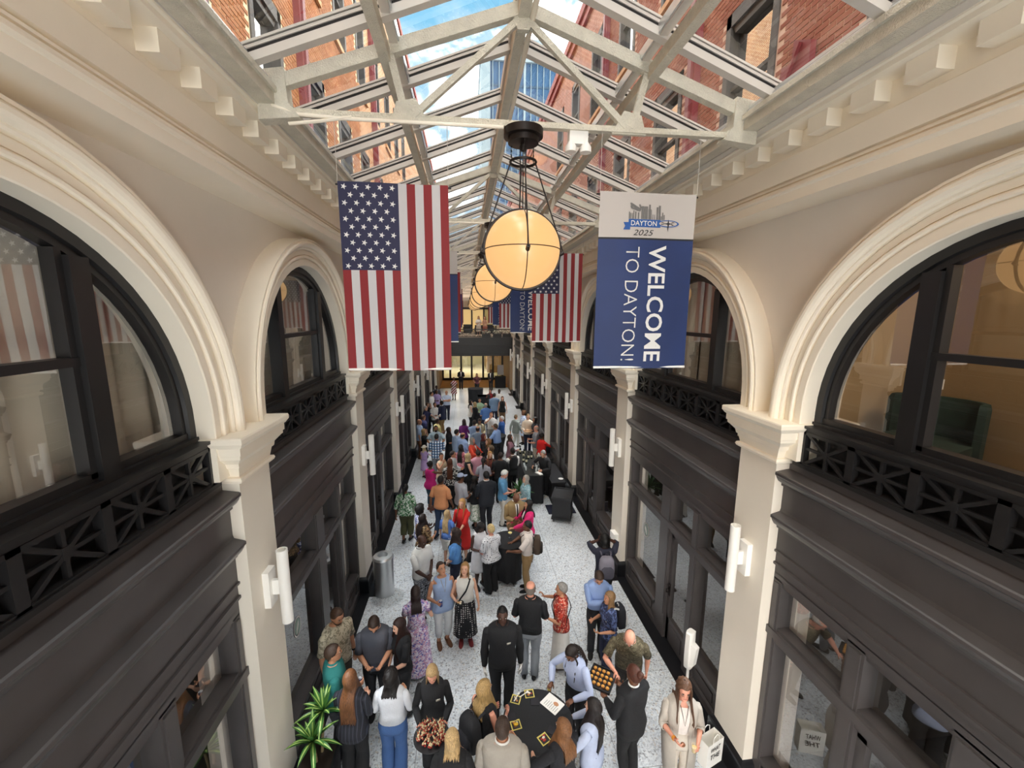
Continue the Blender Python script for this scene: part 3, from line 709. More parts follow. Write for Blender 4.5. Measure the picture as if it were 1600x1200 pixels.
def text(body, size, mat, name, parent, bold=0., shear=0., flat=True):
    c = bpy.data.curves.new(name, 'FONT'); c.body = body; c.size = size; c.offset = bold; c.shear = shear; c.align_x = 'LEFT'; c.fill_mode = 'FRONT'; c.resolution_u = 3
    o = bpy.data.objects.new(name, c); COL.objects.link(o); bpy.context.view_layer.update()
    me = bpy.data.meshes.new_from_object(o.evaluated_get(bpy.context.evaluated_depsgraph_get())); bpy.data.objects.remove(o)
    me.name = name; me.materials.clear(); me.materials.append(mat)
    return me
def place_text(me, w, h, fn):
    'fit a text mesh to w x h and map (x, y) through fn'
    n = len(me.vertices); a = np.empty(n*3); me.vertices.foreach_get('co', a); a = a.reshape(-1, 3)
    mn, mx = a[:, :2].min(0), a[:, :2].max(0); q = (a[:, :2]-mn)/(mx-mn)*np.array([w, h])
    me.vertices.foreach_set('co', np.array([fn(x, y) for x, y in q]).ravel()); me.update(); return me
def banner():
    T = empty('welcome_banner', cat='banner', group='welcome banners hung along the hall')
    xs = np.linspace(-FW_/2, FW_/2, 13); zs = np.concatenate([np.linspace(0, -.475, 5), [-.495], np.linspace(-.495, -FH_, 14)[1:]])
    sheet(xs, zs, lambda x, z: 0 if z > -.475 else (2 if z > -.495 else 1)).build('cloth', [BWHT, BB, BK], T, smooth=180)
    yo = -.005
    obj('lettering', place_text(text('WELCOME', 1, LETW, 'lettering', T, .016), 1.30, .20, lambda x, y: (.03+y, wave(.1, -.55-x)+yo-.004, -.555-x)), T)
    obj('lettering', place_text(text('TO DAYTON!', 1, LETW, 'lettering', T, -.012), 1.27, .155, lambda x, y: (-.24+y, wave(-.15, -.58-x)+yo-.004, -.575-x)), T)
    W = lambda x, z: (x, wave(x, z)+yo, z)
    lg = MB()          # ribbon
    X = lambda px: (px-145)/1345*FW_-FW_/2; Z = lambda py: -(py-85)/605*.475
    def poly(mb, pts, d=0): mb.add([(X(a), wave(X(a), Z(b))+yo-d, Z(b)) for a, b in pts], [tuple(range(len(pts)))])
    poly(lg, [(475,485),(545,485),(545,440),(1000,440),(1000,545),(570,545),(570,585),(475,585),(500,535)]); rb = lg.build('ribbon', BLU2, T)
    sk = MB()
    for x0, x1, y0 in ((545,560,345),(565,580,360),(590,600,360),(605,620,330),(630,650,340),(670,690,350),(720,760,265),(764,812,265),(820,830,300),(834,858,300),(825,850,240),(862,868,310),(880,890,370),(905,915,370),(935,960,270),(966,996,248),(1000,1012,390),(1018,1034,340),(1040,1056,370)): poly(sk, [(x0,438),(x0,y0),(x1,y0),(x1,438)])
    poly(sk, [(560,225),(580,225),(720,305),(700,340),(570,260)]); poly(sk, [(680,245),(700,240),(730,290),(700,300)]); poly(sk, [(640,300),(560,265),(575,300),(700,345)])
    sk.build('skyline_print', BG, T)
    cp = MB(); n = 20
    el = [(1110+155*math.cos(2*PI*i/n), 488+48*math.sin(2*PI*i/n)) for i in range(n)]; poly(cp, el, .001); cp.build('emblem_oval', BLU2, T)
    cp = MB(); poly(cp, [(1110+130*math.cos(2*PI*i/n), 488+36*math.sin(2*PI*i/n)) for i in range(n)], .002); cp.build('emblem_field', BWHT, T)
    cp = MB()
    for a0 in range(2, 18, 3): 
        if a0 in (5, 14): continue
        t0 = 2*PI*a0/n; poly(cp, [(1110+115*math.cos(t0), 488+30*math.sin(t0)), (1110+115*math.cos(t0+.4), 488+30*math.sin(t0+.4)), (1110+60*math.cos(t0+.3), 488+14*math.sin(t0+.3)), (1110+60*math.cos(t0), 488+14*math.sin(t0))], .003)
    poly(cp, [(1110,430),(1122,480),(1180,490),(1122,500),(1110,600),(1098,500),(1040,490),(1098,480)], .004); cp.build('emblem_star', BK, T)
    obj('lettering', place_text(text('DAYTON', 1, LETW, 'lettering', T, .01), X(945)-X(578), Z(460)-Z(528), lambda x, y: (X(578)+x, wave(X(578)+x, -.3)+yo-.004, Z(528)+y)), T)
    obj('lettering', place_text(text('2025', 1, BK, 'lettering', T, 0., .3), X(905)-X(612), Z(582)-Z(660), lambda x, y: (X(612)+x, wave(X(612)+x, -.4)+yo-.002, Z(660)+y)), T)
    rods(T); return T
F0, B0 = flag(), banner()
fn = {-1: ['large flag with navy star field at left front, nearest the camera', 'flag third back in the left row, edge showing behind the blue banner', 'farthest flag in the left row', 'flag last in the left row'],
      1: ['flag hanging just right of the largest globe, second back on the right', 'small flag fourth back in the right row', 'tiny flag farthest back in the right row', 'flag last in the right row']}
bn = {-1: ['blue banner edge showing just behind the large front flag', 'fourth back in the left row, blue banner mostly hidden', 'farthest blue banner on the left'],
      1: ['large blue WELCOME TO DAYTON! banner at right front, nearest the camera', 'middle blue banner behind the largest globe, third back on the right', 'tiny blue banner fifth back in the right row']}
cf = {-1: 0, 1: 0}; cb = {-1: 0, 1: 0}; used = [0, 0]
for k in range(6):
    for s in (-1, 1):
        isf = (k % 2 == 0) == (s < 0)
        if isf: t = F0 if not used[0] else copytree(F0); used[0] = 1; t['label'] = fn[s][cf[s]]; cf[s] += 1
        else: t = B0 if not used[1] else copytree(B0); used[1] = 1; t['label'] = bn[s][cb[s]]; cb[s] += 1
        t.location = (s*1.37, PIL(k+1), 7.62)
# ================================================================ SCONCES, CURTAINS, ROOM
def sconce(s):
    T = empty('wall_sconce', cat='lamp', group='white tube sconces on the pilasters')
    a = MB(); a.box(0, -s*.07, -.085, .085, -.22, .22); a.build('back_box', WHITE, T)
    a = MB(); a.box(-s*.05, -s*.16, -.02, .02, -.09, .09); a.build('arm', WHITE, T)
    a = MB(); a.lathe([(.03, .40), (.045, .405), (.045, .46), (.062, .46), (.062, -.46), (.045, -.46), (.045, -.40), (.02, -.40)], 20, (-s*.2, 0, 0)); a.build('tube', WHITE, T, smooth=40)
    return T
sd = {-1: sconce(-1), 1: sconce(1)}
ordn = ['first', 'second', 'third', 'fourth', 'fifth', 'sixth', 'seventh']
for s in (-1, 1):
    for k in range(1, 8):
        t = sd[s] if k == 1 else copytree(sd[s]); t.location = (s*2.99, PIL(k), 3.16)
        t['label'] = 'white tube sconce on the %s %s pilaster from the camera' % (ordn[k-1], SIDES[s])
for s in (-1, 1):
    for k in range(0, 8):
        l = bpy.data.lights.new('sconce_lamp', 'SPOT'); l.energy = 18; l.spot_size = math.radians(118); l.spot_blend = 1.; l.shadow_soft_size = .05; l.color = (.94, .97, 1)
        o = bpy.data.objects.new('sconce_lamp', l); COL.objects.link(o); o.location = (s*2.79, PIL(k), 2.66); o.rotation_euler = Vector((-s*.95, 0, -1)).to_track_quat('-Z', 'Y').to_euler()
CUR = M('sheer curtain', 'BDB6A4', .9, var=.05)
for s in (-1, 1):
    for k in range(0, 7):
        if s > 0 and k == 0: continue
        yc = PIL(k)+HALF
        T = empty('curtain', cat='curtain', group='sheer curtains behind the arched windows', label='sheer cream curtain behind the %s arched window on the %s' % (ordn[k], SIDES[s]))
        for (a, b) in ((-2.1, .1), (.05, 2.1)):
            n = 70; yy = np.linspace(yc+a, yc+b, n); ph = rnd.random()*6
            top = [(s*(3.52+.03*math.sin(16*y+ph+.6*math.sin(5*y))), y, 7.25) for y in yy]; bot = [(s*(3.52+.055*math.sin(16*y+ph+.9*math.sin(5*y))), y, 4.6) for y in yy]
            m = MB(); m.loft([bot, top], 0, False, False, closed=False); m.build('drape', CUR, T, smooth=180)
# sitting room at the near right window
GRN = M('green velvet', '1E332C', .85, var=.35, vscale=6)
T = empty('armchair', label='dark green velvet chair inside the near right window', cat='chair', loc=(4.45, 3.95, 4.5), rz=math.radians(-70))
a = MB(); a.box(-.36, .36, -.36, .30, .22, .45); a.build('seat', GRN, T)
pr = []
for i in range(9):
    an = PI*(i/8-.5)*1.15; pr.append((.42*math.sin(an), .14+.24*math.cos(an)-.1))
a = MB(); a.loft([[(x*1.0, y+.05, z) for x, y in pr]+[(x*.85, y*.9-.02+.05, z) for x, y in reversed(pr)] for z in (.3, .6, .85)]+[[(x*.95, y+.07, .9) for x, y in pr]+[(x*.85, y*.9+.05, .9) for x, y in reversed(pr)]]); a.build('backrest', GRN, T, smooth=40)
for x in (-.3, .3):
    for y in (-.3, .24): a = MB(); a.tube([(x, y, .22), (x*1.1, y*1.1, 0)], [.025, .015], 8); a.build('leg', BRONZE, T)
T = empty('round_table', label='brown round table beyond the green chair in the right window', cat='table', loc=(4.25, 2.55, 4.5))
a = MB(); a.lathe([(.0, .34), (.42, .34), (.43, .36), (.42, .38), (0, .38)], 28); a.build('table_top', M('walnut', '6A4A30', .4), T, smooth=30)
a = MB(); a.lathe([(.25, 0), (.25, .03), (.04, .06), (.035, .34)], 16); a.build('pedestal', BRONZE, T, smooth=30)
T = empty('thermostat', label='white wall thermostat above the green chair', cat='thermostat', loc=(4.995, 4.42, 5.5))
a = MB(); a.box(-.025, 0, -.13, .09, -.06, .06); a.build('housing', WHITE, T)
a = MB(); a.box(-.028, -.025, .01, .075, -.04, .04); a.build('display', BK, T)
lp = bpy.data.lights.new('room_fill_light', 'AREA'); lp.energy = 9; lp.size = .8; lp.color = (1, .82, .6)  # added light for the sitting room; no lamp fixture goes with it
lo = bpy.data.objects.new('room_fill_light', lp); COL.objects.link(lo); lo.location = (4.6, 2.3, 7.7)
# emergency light on the tie
T = empty('emergency_light', label='small white twin emergency light on the first roof tie right of the canopy', cat='lamp', loc=(.56, PIL(1)+.04, 8.14))
a = MB(); a.box(-.1, .1, -.05, .05, -.06, .08); a.build('housing', WHITE, T)
for e in (-1, 1): a = MB(); a.lathe([(.03, .05), (.06, 0), (.062, -.05), (0, -.05)], 14, (e*.08, -.03, -.09)); a.build('lamp_head', WHITE, T, smooth=40)
# ================================================================ PEOPLE
def fabric(spec):
    'spec: hex colour, or "kind:base:second[:third]" for a printed cloth'
    if spec in MATS: return MATS[spec]
    p = spec.split(':')
    if len(p) == 1: return M(spec, p[0], .85, bump=.25, bscale=60, var=.05, vscale=12)
    kind, base = p[0], lin(p[1]); cols = [lin(c) for c in p[2:]]
    m = bpy.data.materials.new('cloth '+kind); m.use_nodes = True; nt = m.node_tree; b = nt.nodes['Principled BSDF']; b.inputs['Roughness'].default_value = .85
    t = N(nt, 'ShaderNodeTexCoord'); O = t.outputs['Object']
    def mix(f, a, c):
        x = N(nt, 'ShaderNodeMix', data_type='RGBA'); Lk(nt, f, x.inputs[0])
        if isinstance(a, tuple): x.inputs[6].default_value = (*a, 1)
        else: Lk(nt, a, x.inputs[6])
        x.inputs[7].default_value = (*c, 1); return x.outputs[2]
    def thr(f, v, op='GREATER_THAN'):
        x = N(nt, 'ShaderNodeMath', operation=op); Lk(nt, f, x.inputs[0]); x.inputs[1].default_value = v; return x.outputs[0]
    col = base
    if kind == 'floral':
        for i, c in enumerate(cols):
            v = N(nt, 'ShaderNodeTexNoise', ins={'Scale': 17.+5*i, 'Detail': 2.5, 'Distortion': 1.2}); mp = N(nt, 'ShaderNodeMapping', ins={'Location': (i*3.7, i, 0)}); Lk(nt, O, mp.inputs[0]); Lk(nt, mp.outputs[0], v.inputs['Vector'])
            col = mix(thr(v.outputs['Fac'], .53), col, c)
    elif kind == 'dots':
        v = N(nt, 'ShaderNodeTexVoronoi', ins={'Scale': 24., 'Randomness': .2}); Lk(nt, O, v.inputs['Vector']); col = mix(thr(v.outputs['Distance'], .30, 'LESS_THAN'), col, cols[0])
    elif kind in ('stripe', 'pin', 'plaid', 'diag'):
        sx = N(nt, 'ShaderNodeSeparateXYZ'); Lk(nt, O, sx.inputs[0])
        def band(o, sc, v):
            a = N(nt, 'ShaderNodeMath', operation='MULTIPLY'); Lk(nt, o, a.inputs[0]); a.inputs[1].default_value = sc
            f = N(nt, 'ShaderNodeMath', operation='SINE'); Lk(nt, a.outputs[0], f.inputs[0]); return thr(f.outputs[0], v)
        if kind == 'diag':
            ad = N(nt, 'ShaderNodeMath', operation='ADD'); Lk(nt, sx.outputs[0], ad.inputs[0]); Lk(nt, sx.outputs[2], ad.inputs[1]); col = mix(band(ad.outputs[0], 32., 0.), col, cols[0])
        elif kind == 'plaid':
            col = mix(band(sx.outputs[2], 62., .1), col, cols[0]); col = mix(band(sx.outputs[0], 62., .3), col, cols[-1])
        else: col = mix(band(sx.outputs[0], 130. if kind == 'pin' else 60., .75 if kind == 'pin' else 0.), col, cols[0])
    Lk(nt, col, b.inputs['Base Color']); MATS[spec] = m; return m
SKIN = {'l': 'E2AE92', 'm': 'C48C6C', 't': 'A9714E', 'b': '6E4630', 'd': '4A2E22', 'r': 'DD9C84'}
def skin(k): return M('skin '+k, SKIN[k], .5, var=.05, vscale=14)
def hairm(c):
    if 'hair '+c in MATS: return MATS['hair '+c]
    m = M('hair '+c, c, .5, spec=.4); nt = m.node_tree; b = nt.nodes['Principled BSDF']
    t = N(nt, 'ShaderNodeTexCoord'); mp = N(nt, 'ShaderNodeMapping', ins={'Scale': (60, 60, 6)}); Lk(nt, t.outputs['Object'], mp.inputs[0])
    n = N(nt, 'ShaderNodeTexNoise', ins={'Scale': 2., 'Detail': 4.}); Lk(nt, mp.outputs[0], n.inputs['Vector'])
    r = N(nt, 'ShaderNodeMapRange', ins={'From Min': .3, 'From Max': .7, 'To Min': .55, 'To Max': 1.45}); Lk(nt, n.outputs['Fac'], r.inputs['Value'])
    x = N(nt, 'ShaderNodeVectorMath', operation='SCALE'); x.inputs[0].default_value = lin(c); Lk(nt, r.outputs[0], x.inputs['Scale']); Lk(nt, x.outputs[0], b.inputs['Base Color'])
    bp = N(nt, 'ShaderNodeBump', ins={'Strength': .5, 'Distance': .01}); Lk(nt, n.outputs['Fac'], bp.inputs['Height']); Lk(nt, bp.outputs[0], b.inputs['Normal'])
    return m
A_ = np.array
def rotx(a): c, s = math.cos(a), math.sin(a); return A_([[1,0,0],[0,c,-s],[0,s,c]])
def rotz(a): c, s = math.cos(a), math.sin(a); return A_([[c,-s,0],[s,c,0],[0,0,1]])
TM = [(.80,.150,.105,0),(.86,.166,.116,-.006),(.93,.170,.116,-.006),(1.02,.158,.106,0),(1.10,.150,.102,.004),(1.20,.162,.112,.006),(1.31,.178,.120,.004),(1.39,.184,.110,-.002),(1.44,.165,.092,-.008),(1.475,.105,.074,-.012),(1.50,.068,.06,-.01)]
TF = [(.80,.150,.108,0),(.86,.176,.122,-.010),(.93,.174,.118,-.010),(1.02,.142,.098,0),(1.09,.128,.090,.003),(1.18,.142,.102,.010),(1.28,.152,.122,.020),(1.36,.156,.108,.006),(1.42,.148,.085,-.006),(1.46,.095,.066,-.012),(1.49,.058,.052,-.01)]
def sec(T, z):
    zs = [t[0] for t in T]; return [np.interp(z, zs, [t[i] for t in T]) for i in (1, 2, 3)]
def ring(z, hw, hd, yc, n=20, e=2.5):
    t = np.arange(n)*2*PI/n; c, s = np.cos(t), np.sin(t)
    return np.stack([hw*np.sign(c)*np.abs(c)**(2/e), yc+hd*np.sign(s)*np.abs(s)**(2/e), np.full(n, z)], 1)
def ik(S, W, a, b, pole):
    S, W = A_(S, float), A_(W, float); d = W-S; L = np.linalg.norm(d); L2 = min(L, (a+b)*.995); d /= L; W = S+d*L2
    x = (a*a-b*b+L2*L2)/(2*L2); h = math.sqrt(max(a*a-x*x, 0)); p = A_(pole, float); p = p-d*(p@d); p /= np.linalg.norm(p)+1e-9
    return S+d*x+p*h, W
def finger(mb, base, d, n, L, r, curl):
    sd = np.cross(d, n); pts = [base]; a = 0
    for i, f in enumerate((.45, .32, .23)):
        a += curl*(.55 if i == 0 else .9); dd = d*math.cos(a)+n*math.sin(a); pts.append(pts[-1]+dd*L*f)
    mb.loft(tube_rings(pts, [r, r, r*.9, r*.6], 6))
def hand(mb, W, d, n, side, s=1., curl=.5):
    'W wrist, d along the hand, n towards the palm side, side +1 right / -1 left'
    d = A_(d, float); d /= np.linalg.norm(d); n = A_(n, float); n = n-d*(n@d); n /= np.linalg.norm(n)+1e-9; x = np.cross(d, n)*side
    # x points to the thumb side
    rg = []
    for t, w, h in ((-.015,.024,.019),(.02,.032,.018),(.055,.040,.016),(.085,.041,.014),(.095,.036,.010)):
        a = np.arange(10)*2*PI/10; rg.append(W+s*(d*t)+s*np.outer(np.cos(a)*w, x)+s*np.outer(np.sin(a)*h, n))
    mb.loft(rg)
    for q, L, o in ((.030,.072,.0),(.010,.080,.12),(-.011,.074,.22),(-.031,.058,.35)):
        finger(mb, W+s*(d*.085+x*q), (d+x*q*1.2)/np.linalg.norm(d+x*q*1.2), n, L*s, .0092*s, curl+o*.5)
    td = d*.62+x*.74+n*.25; td /= np.linalg.norm(td)
    finger(mb, W+s*(d*.022+x*.028), td, (n-x*.5)/np.linalg.norm(n-x*.5), .068*s, .0105*s, curl*.6)
# hand positions (right, left) per pose: wrist, hand direction, palm normal, elbow pole
def _m(p): return [(-v[0], v[1], v[2]) for v in p]
DN = [(.27,.03,.84), (.02,.12,-1), (-1,.1,0), (.5,-1,0)]
POSE = {
 'down': (DN, _m(DN)),
 'phone': ([(.10,.27,1.08),(-.45,.8,.15),(-.3,.2,1),(.5,-.6,-.8)], _m([(.08,.27,1.06),(-.35,.8,.1),(-.3,.1,1),(.5,-.6,-.8)])),
 'cup': ([(.19,.26,1.14),(-.35,1,.15),(-1,0,.15),(.5,-.6,-.8)], _m(DN)),
 'cupL': (DN, _m([(.19,.26,1.14),(-.35,1,.15),(-1,0,.15),(.5,-.6,-.8)])),
 'both': ([(.13,.27,1.12),(-.5,.9,.1),(-.8,0,.6),(.5,-.6,-.8)], _m([(.15,.25,1.05),(-.5,.9,.1),(-.6,0,.8),(.5,-.6,-.8)])),
 'clasp': ([(.07,.20,.93),(-.5,.3,-.7),(0,-1,0),(1,-.5,0)], _m([(.06,.19,.95),(-.5,.3,-.7),(0,-1,0),(1,-.5,0)])),
 'cross': ([(-.10,.20,1.22),(-1,.25,.15),(0,-1,0),(1,.2,-.6)], _m([(-.08,.17,1.16),(-1,.2,.1),(0,-1,0),(1,.2,-.6)])),
 'back': ([(.10,-.18,.98),(-.8,-.2,-.4),(0,-1,0),(1,-.6,0)], _m([(.12,-.17,.96),(-.8,-.2,-.4),(0,-1,0),(1,-.6,0)])),
 'gest': ([(.22,.34,1.28),(.05,.6,.9),(-.3,1,0),(1,-.2,-.9)], _m([(.17,.26,1.14),(-.35,1,.15),(-1,0,.15),(.5,-.6,-.8)])),
 'reach': ([(.12,.50,1.06),(-.1,1,-.15),(0,-.2,-1),(1,-.2,-.4)], _m(DN)),
 'reachL': (DN, _m([(.12,.50,1.06),(-.1,1,-.15),(0,-.2,-1),(1,-.2,-.4)])),
 'reach2': ([(.16,.44,1.10),(-.2,1,0),(0,-.2,-1),(1,-.2,-.5)], _m([(.16,.44,1.10),(-.2,1,0),(0,-.2,-1),(1,-.2,-.5)])),
 'table': ([(.20,.36,1.09),(-.3,1,-.05),(0,-.1,-1),(1,-.3,-.3)], _m([(.20,.36,1.09),(-.3,1,-.05),(0,-.1,-1),(1,-.3,-.3)])),
 'tray': ([(.17,.30,1.08),(-.3,1,.1),(0,.1,1),(.5,-.6,-.8)], _m([(.17,.30,1.08),(-.3,1,.1),(0,.1,1),(.5,-.6,-.8)])),
 'face': ([(.08,.22,1.47),(-.3,.2,.8),(-.4,-.8,.2),(1,.3,-.8)], _m([(.10,.24,1.16),(-.6,.8,.1),(-.5,-.4,.5),(.5,-.6,-.8)])),
 'camera': ([(.10,.24,1.58),(-.4,.5,.5),(-.6,.4,0),(1,.2,-.7)], _m([(.09,.24,1.55),(-.4,.5,.5),(-.5,.3,.6),(1,.2,-.8)])),
 'hip': ([(.20,-.02,1.0),(-.6,.6,-.4),(-.6,-.4,0),(1,-.6,.1)], _m(DN)),
 'pour': ([(.24,.36,1.16),(-.3,1,-.2),(-1,0,-.3),(1,-.3,-.5)], _m([(.18,.36,1.10),(-.3,1,0),(-1,0,0),(1,-.3,-.5)])),
 'walk': ([(.26,.16,.88),(0,.5,-1),(-1,0,0),(.4,-1,0)], _m([(.25,-.14,.86),(0,-.1,-1),(-1,0,0),(.4,-1,0)])),
}
PEOPLE = []
OBST = [(np.array((.22, 4.58)), .60), (np.array((.30, 9.02)), .55), (np.array((.62, 17.6)), .5), (np.array((-.03, 29.4)), .75), (np.array((1.08, 12.75)), .35)]
def person(px, py, H, hd, sx, sk, hair, top, bot, pose='down', label='', shoes='1B1A1C', lean=0, look=0, turn=0, w=1., walk=0, extra=(), near=None, pos=None):
    """px, py: top of the head in the photograph; hd: heading in degrees (0 away from the camera, 90 right)."""
    P0 = at(px, py, H*.985) if pos is None else A_([pos[0], pos[1], pos[2] if len(pos) > 2 else 0.])
    z0 = 0. if pos is None or len(pos) < 3 else pos[2]
    rz = -math.radians(hd)
    if lean:       # the head leads the feet
        P0 = P0-A_([math.sin(math.radians(hd)), math.cos(math.radians(hd)), 0])*math.sin(math.radians(lean))*H*.42
    if pos is None:
        for q, r in OBST+[(v[1], .40) for v in PEOPLE if v[1][1] > 9.5 and P0[1] > 9.5]:
            d = P0[:2]-q[:2]; L = np.linalg.norm(d)
            if L < r: P0 = P0+A_([*(d/(L+1e-6)*(r-L)), 0])
        if 12.95-.15 < P0[1] < 15.6 and 1.1 < P0[0] < 2.05 and 'bar' in label: P0[0] = 1.08 if P0[0] < 1.55 else 2.02
        P0[0] = min(max(P0[0], -2.72), 2.72)
    dist = P0[1]; near = dist < 9.8 if near is None else near
    root = empty('person', label=label, cat='person', loc=(P0[0], P0[1], z0), rz=rz)
    g = H/1.75; T = TF if sx == 'f' else TM; fem = sx == 'f'
    ln = math.radians(lean); Rl = rotx(-ln); piv = A_([0, 0, .95])
    def bend(V):
        V = np.array(V, float).reshape(-1, 3)
        if not lean: return V
        k = np.clip((V[:, 2]-.88)/.25, 0, 1)[:, None]; k = k*k*(3-2*k)
        return V*(1-k)+((V-piv) @ Rl.T+piv)*k
    hp, hy = -math.radians(look), -math.radians(turn); HC = A_([0, -.005, 1.53]); Rh = rotz(hy) @ rotx(hp)
    def headt(V, lo=1.42, hi=1.54):
        V = np.array(V, float).reshape(-1, 3); k = np.clip((V[:, 2]-lo)/(hi-lo), 0, 1)[:, None]
        return bend(V*(1-k)+((V-HC) @ Rh.T+HC)*k)
    def unhead(V):
        V = np.array(V, float)
        if lean: V = (V-piv) @ Rl+piv
        return (V-HC) @ Rh
    def fin(mb, name, mat, smooth=180, parent=root, kind=None):
        mb.v = [v*g for v in mb.v]; return mb.build(name, mat, parent, smooth=smooth, kind=kind)
    # ---- body
    B = MB()
    def addl(rings, tf=bend): B.loft([tf(r) for r in rings])
    sc = lambda z: [v*(w if i < 2 else 1) for i, v in enumerate(sec(T, z))]
    addl([ring(t[0], t[1]*w, t[2]*w, t[3]) for t in T])
    addl([ring(z, r, r, y, 12, 2) for z, r, y in ((1.44,.062,-.012),(1.50,.055 if not fem else .047,-.008),(1.56,.053 if not fem else .046,.004),(1.60,.05,.01))], headt)
    addl([ring(z, a, b, y, 16, 2.2) for z, a, b, y in ((1.512,.022,.022,.066),(1.522,.038,.040,.052),(1.545,.053,.062,.032),(1.58,.064,.084,.014),(1.625,.071,.094,.007),(1.67,.075,.098,.002),(1.705,.071,.091,-.002),(1.73,.054,.068,-.004),(1.745,.030,.038,-.005))], headt)
    def bl(c, r):
        m2 = MB(); m2.ell(c, r, 10, 8); B.add(headt(m2.v[0]), m2.f)
    bl((0,.105,1.612), (.013,.020,.027)); bl((0,.098,1.600), (.020,.018,.012)); bl((0,.075,1.535), (.03,.03,.022))
    bl((0,.082,1.655), (.05,.022,.014))
    for e in (-1, 1): bl((e*.073,-.012,1.618), (.013,.022,.034))
    # arms
    po = POSE[pose] if isinstance(pose, str) else pose
    armR = []; Hm = MB(); wrists = []
    ar = (.86 if fem else 1.)*(.5+.5*w)
    for e, (Wp, hdir, pn, pole) in zip((1, -1), po):
        S = bend(A_([e*(sec(T, 1.42)[0]*w+.022), -.008, 1.388]))[0]
        E, Wr = ik(S, Wp, .295, .262, pole)
        pts = [S+(E-S)*t for t in (-.06, .15, .5, .85)]+[E]+[E+(Wr-E)*t for t in (.25, .6, .9, 1.)]
        rr = [.040,.050,.045,.040,.039,.041,.034,.027,.026]; rr = [r*ar for r in rr]
        B.loft(tube_rings(pts, rr, 10)); armR.append((pts, rr)); wrists.append(Wr)
        if ('gloves',) not in extra: hand(Hm, Wr, hdir, pn, e, .92 if fem else 1., .45 if pose in ('down', 'walk') else .75)
    # legs
    legs = []
    for e in (-1, 1):
        yo = e*walk; hip = A_([e*.088*w, 0, .90]); an = A_([e*(.088 if not walk else .06), -.02+yo, .085+(.05 if walk and e*walk < 0 else 0)])
        K, an = ik(hip, an, .413, .409, (e*.1, 1, 0))
        pts = [hip, hip+(K-hip)*.35, hip+(K-hip)*.8, K, K+(an-K)*.3, K+(an-K)*.7, an]; rr = [v*(.6+.4*w) for v in (.092,.088,.062,.053,.056,.042,.034)]
        legs.append((pts, rr)); B.loft(tube_rings(pts, rr, 12))
        rg = [A_([an[0], an[1], 0])+ring(0, .040*math.sin(PI*(.18+.8*t)), .03, 0, 10, 2) for t in (0,)]
        fr = []
        for t, hw, hh, zc in ((-.065,.022,.022,.03),(-.03,.033,.042,.045),(.03,.036,.045,.047),(.09,.042,.030,.032),(.14,.040,.020,.022),(.172,.022,.012,.014)):
            q = np.arange(10)*2*PI/10; fr.append(np.stack([an[0]+e*.012*t/.1+hw*np.cos(q), np.full(10, an[1]+t), zc+hh*np.sin(q)+(an[2]-.085)], 1))
        B.loft(fr)
    me = (B.v, None); B.v = [v*g for v in B.v]; m0 = B.mesh('body', skin(sk))
    o = bpy.data.objects.new('tmp', m0); COL.objects.link(o)
    md = o.modifiers.new('r', 'REMESH'); md.mode = 'VOXEL'; md.voxel_size = (.0105 if near else (.016 if dist < 16 else .021))
    sm = o.modifiers.new('s', 'SMOOTH'); sm.factor = .5; sm.iterations = 2 if near else 1
    dg = bpy.context.evaluated_depsgraph_get(); dg.update()
    m1 = bpy.data.meshes.new_from_object(o.evaluated_get(dg)); bpy.data.objects.remove(o); bpy.data.meshes.remove(m0)
    # the hands join the remeshed body in the same mesh
    nv = len(m1.vertices); co = np.empty(nv*3); m1.vertices.foreach_get('co', co); co = co.reshape(-1, 3)
    lp = np.empty(len(m1.loops), int); m1.loops.foreach_get('vertex_index', lp); F = []
    li = 0
    for p in m1.polygons: F.append(tuple(lp[p.loop_start:p.loop_start+p.loop_total]))
    bpy.data.meshes.remove(m1)
    Z = MB(); Z.add(co/g, F)
    if Hm.v: Z.add(np.concatenate(Hm.v), Hm.f)
    fin(Z, 'body', skin(sk))
    # ---- trousers / skirt / shoes
    kind, col = bot[0], fabric(bot[1]); blen = bot[2] if len(bot) > 2 else 1.
    inf = .016
    topk = top[0]; tuck = 'in' in topk or topk.startswith('vest')
    if kind in ('trousers', 'wide', 'shorts'):
        m = MB(); m.loft([bend(ring(z, sec(T, z)[0]*w+inf, sec(T, z)[1]*w+inf, sec(T, z)[2])) for z in (.80,.84,.88,.94,1.0,1.045)], cap1=True)
        for pts, rr in legs:
            n = 7; wl = .0 if kind == 'trousers' else .03
            if kind == 'shorts': pts, rr = pts[:4], [r+.02 for r in rr[:4]]
            elif blen < 1: pts, rr = pts[:6], rr[:6]
            R = [r+inf+wl*(i/6) for i, r in enumerate(rr)]
            if kind != 'shorts' and blen >= 1: R[-1] += .014; pts = pts[:-1]+[pts[-1]-A_([0, 0, .035])]; R[-2] += .006
            rg = tube_rings(pts, R, 14)
            for i, r in enumerate(rg): r += .004*np.sin(A_([[7*i, 3*i, 0]])+r*60)*A_([1, 1, 0])
            m.loft(rg)
        fin(m, 'trousers' if kind != 'shorts' else 'shorts', col)
    def skirt(m, z1, z0_, fl, n=30):
        rg = []
        for i in range(9):
            t = i/8; z = z1+(z0_-z1)*t; a, b, y = sec(T, max(z, .88)); tt = max(0, (1.0-z)/.8)
            r = ring(z, a*w+.018+fl*tt, b*w+.018+fl*tt, y, n, 2.1); ph = np.arange(n)*2*PI/n
            k = 1+.035*tt*np.sin(ph*7+1)+.02*tt*np.sin(ph*11); c = A_([0, y, z]); rg.append(bend((r-c)*A_([1, 1, 0])*k[:, None]+c))
        rg.append(rg[-1]*A_([.96, .96, 1])); m.loft(rg, cap0=False, cap1=False)
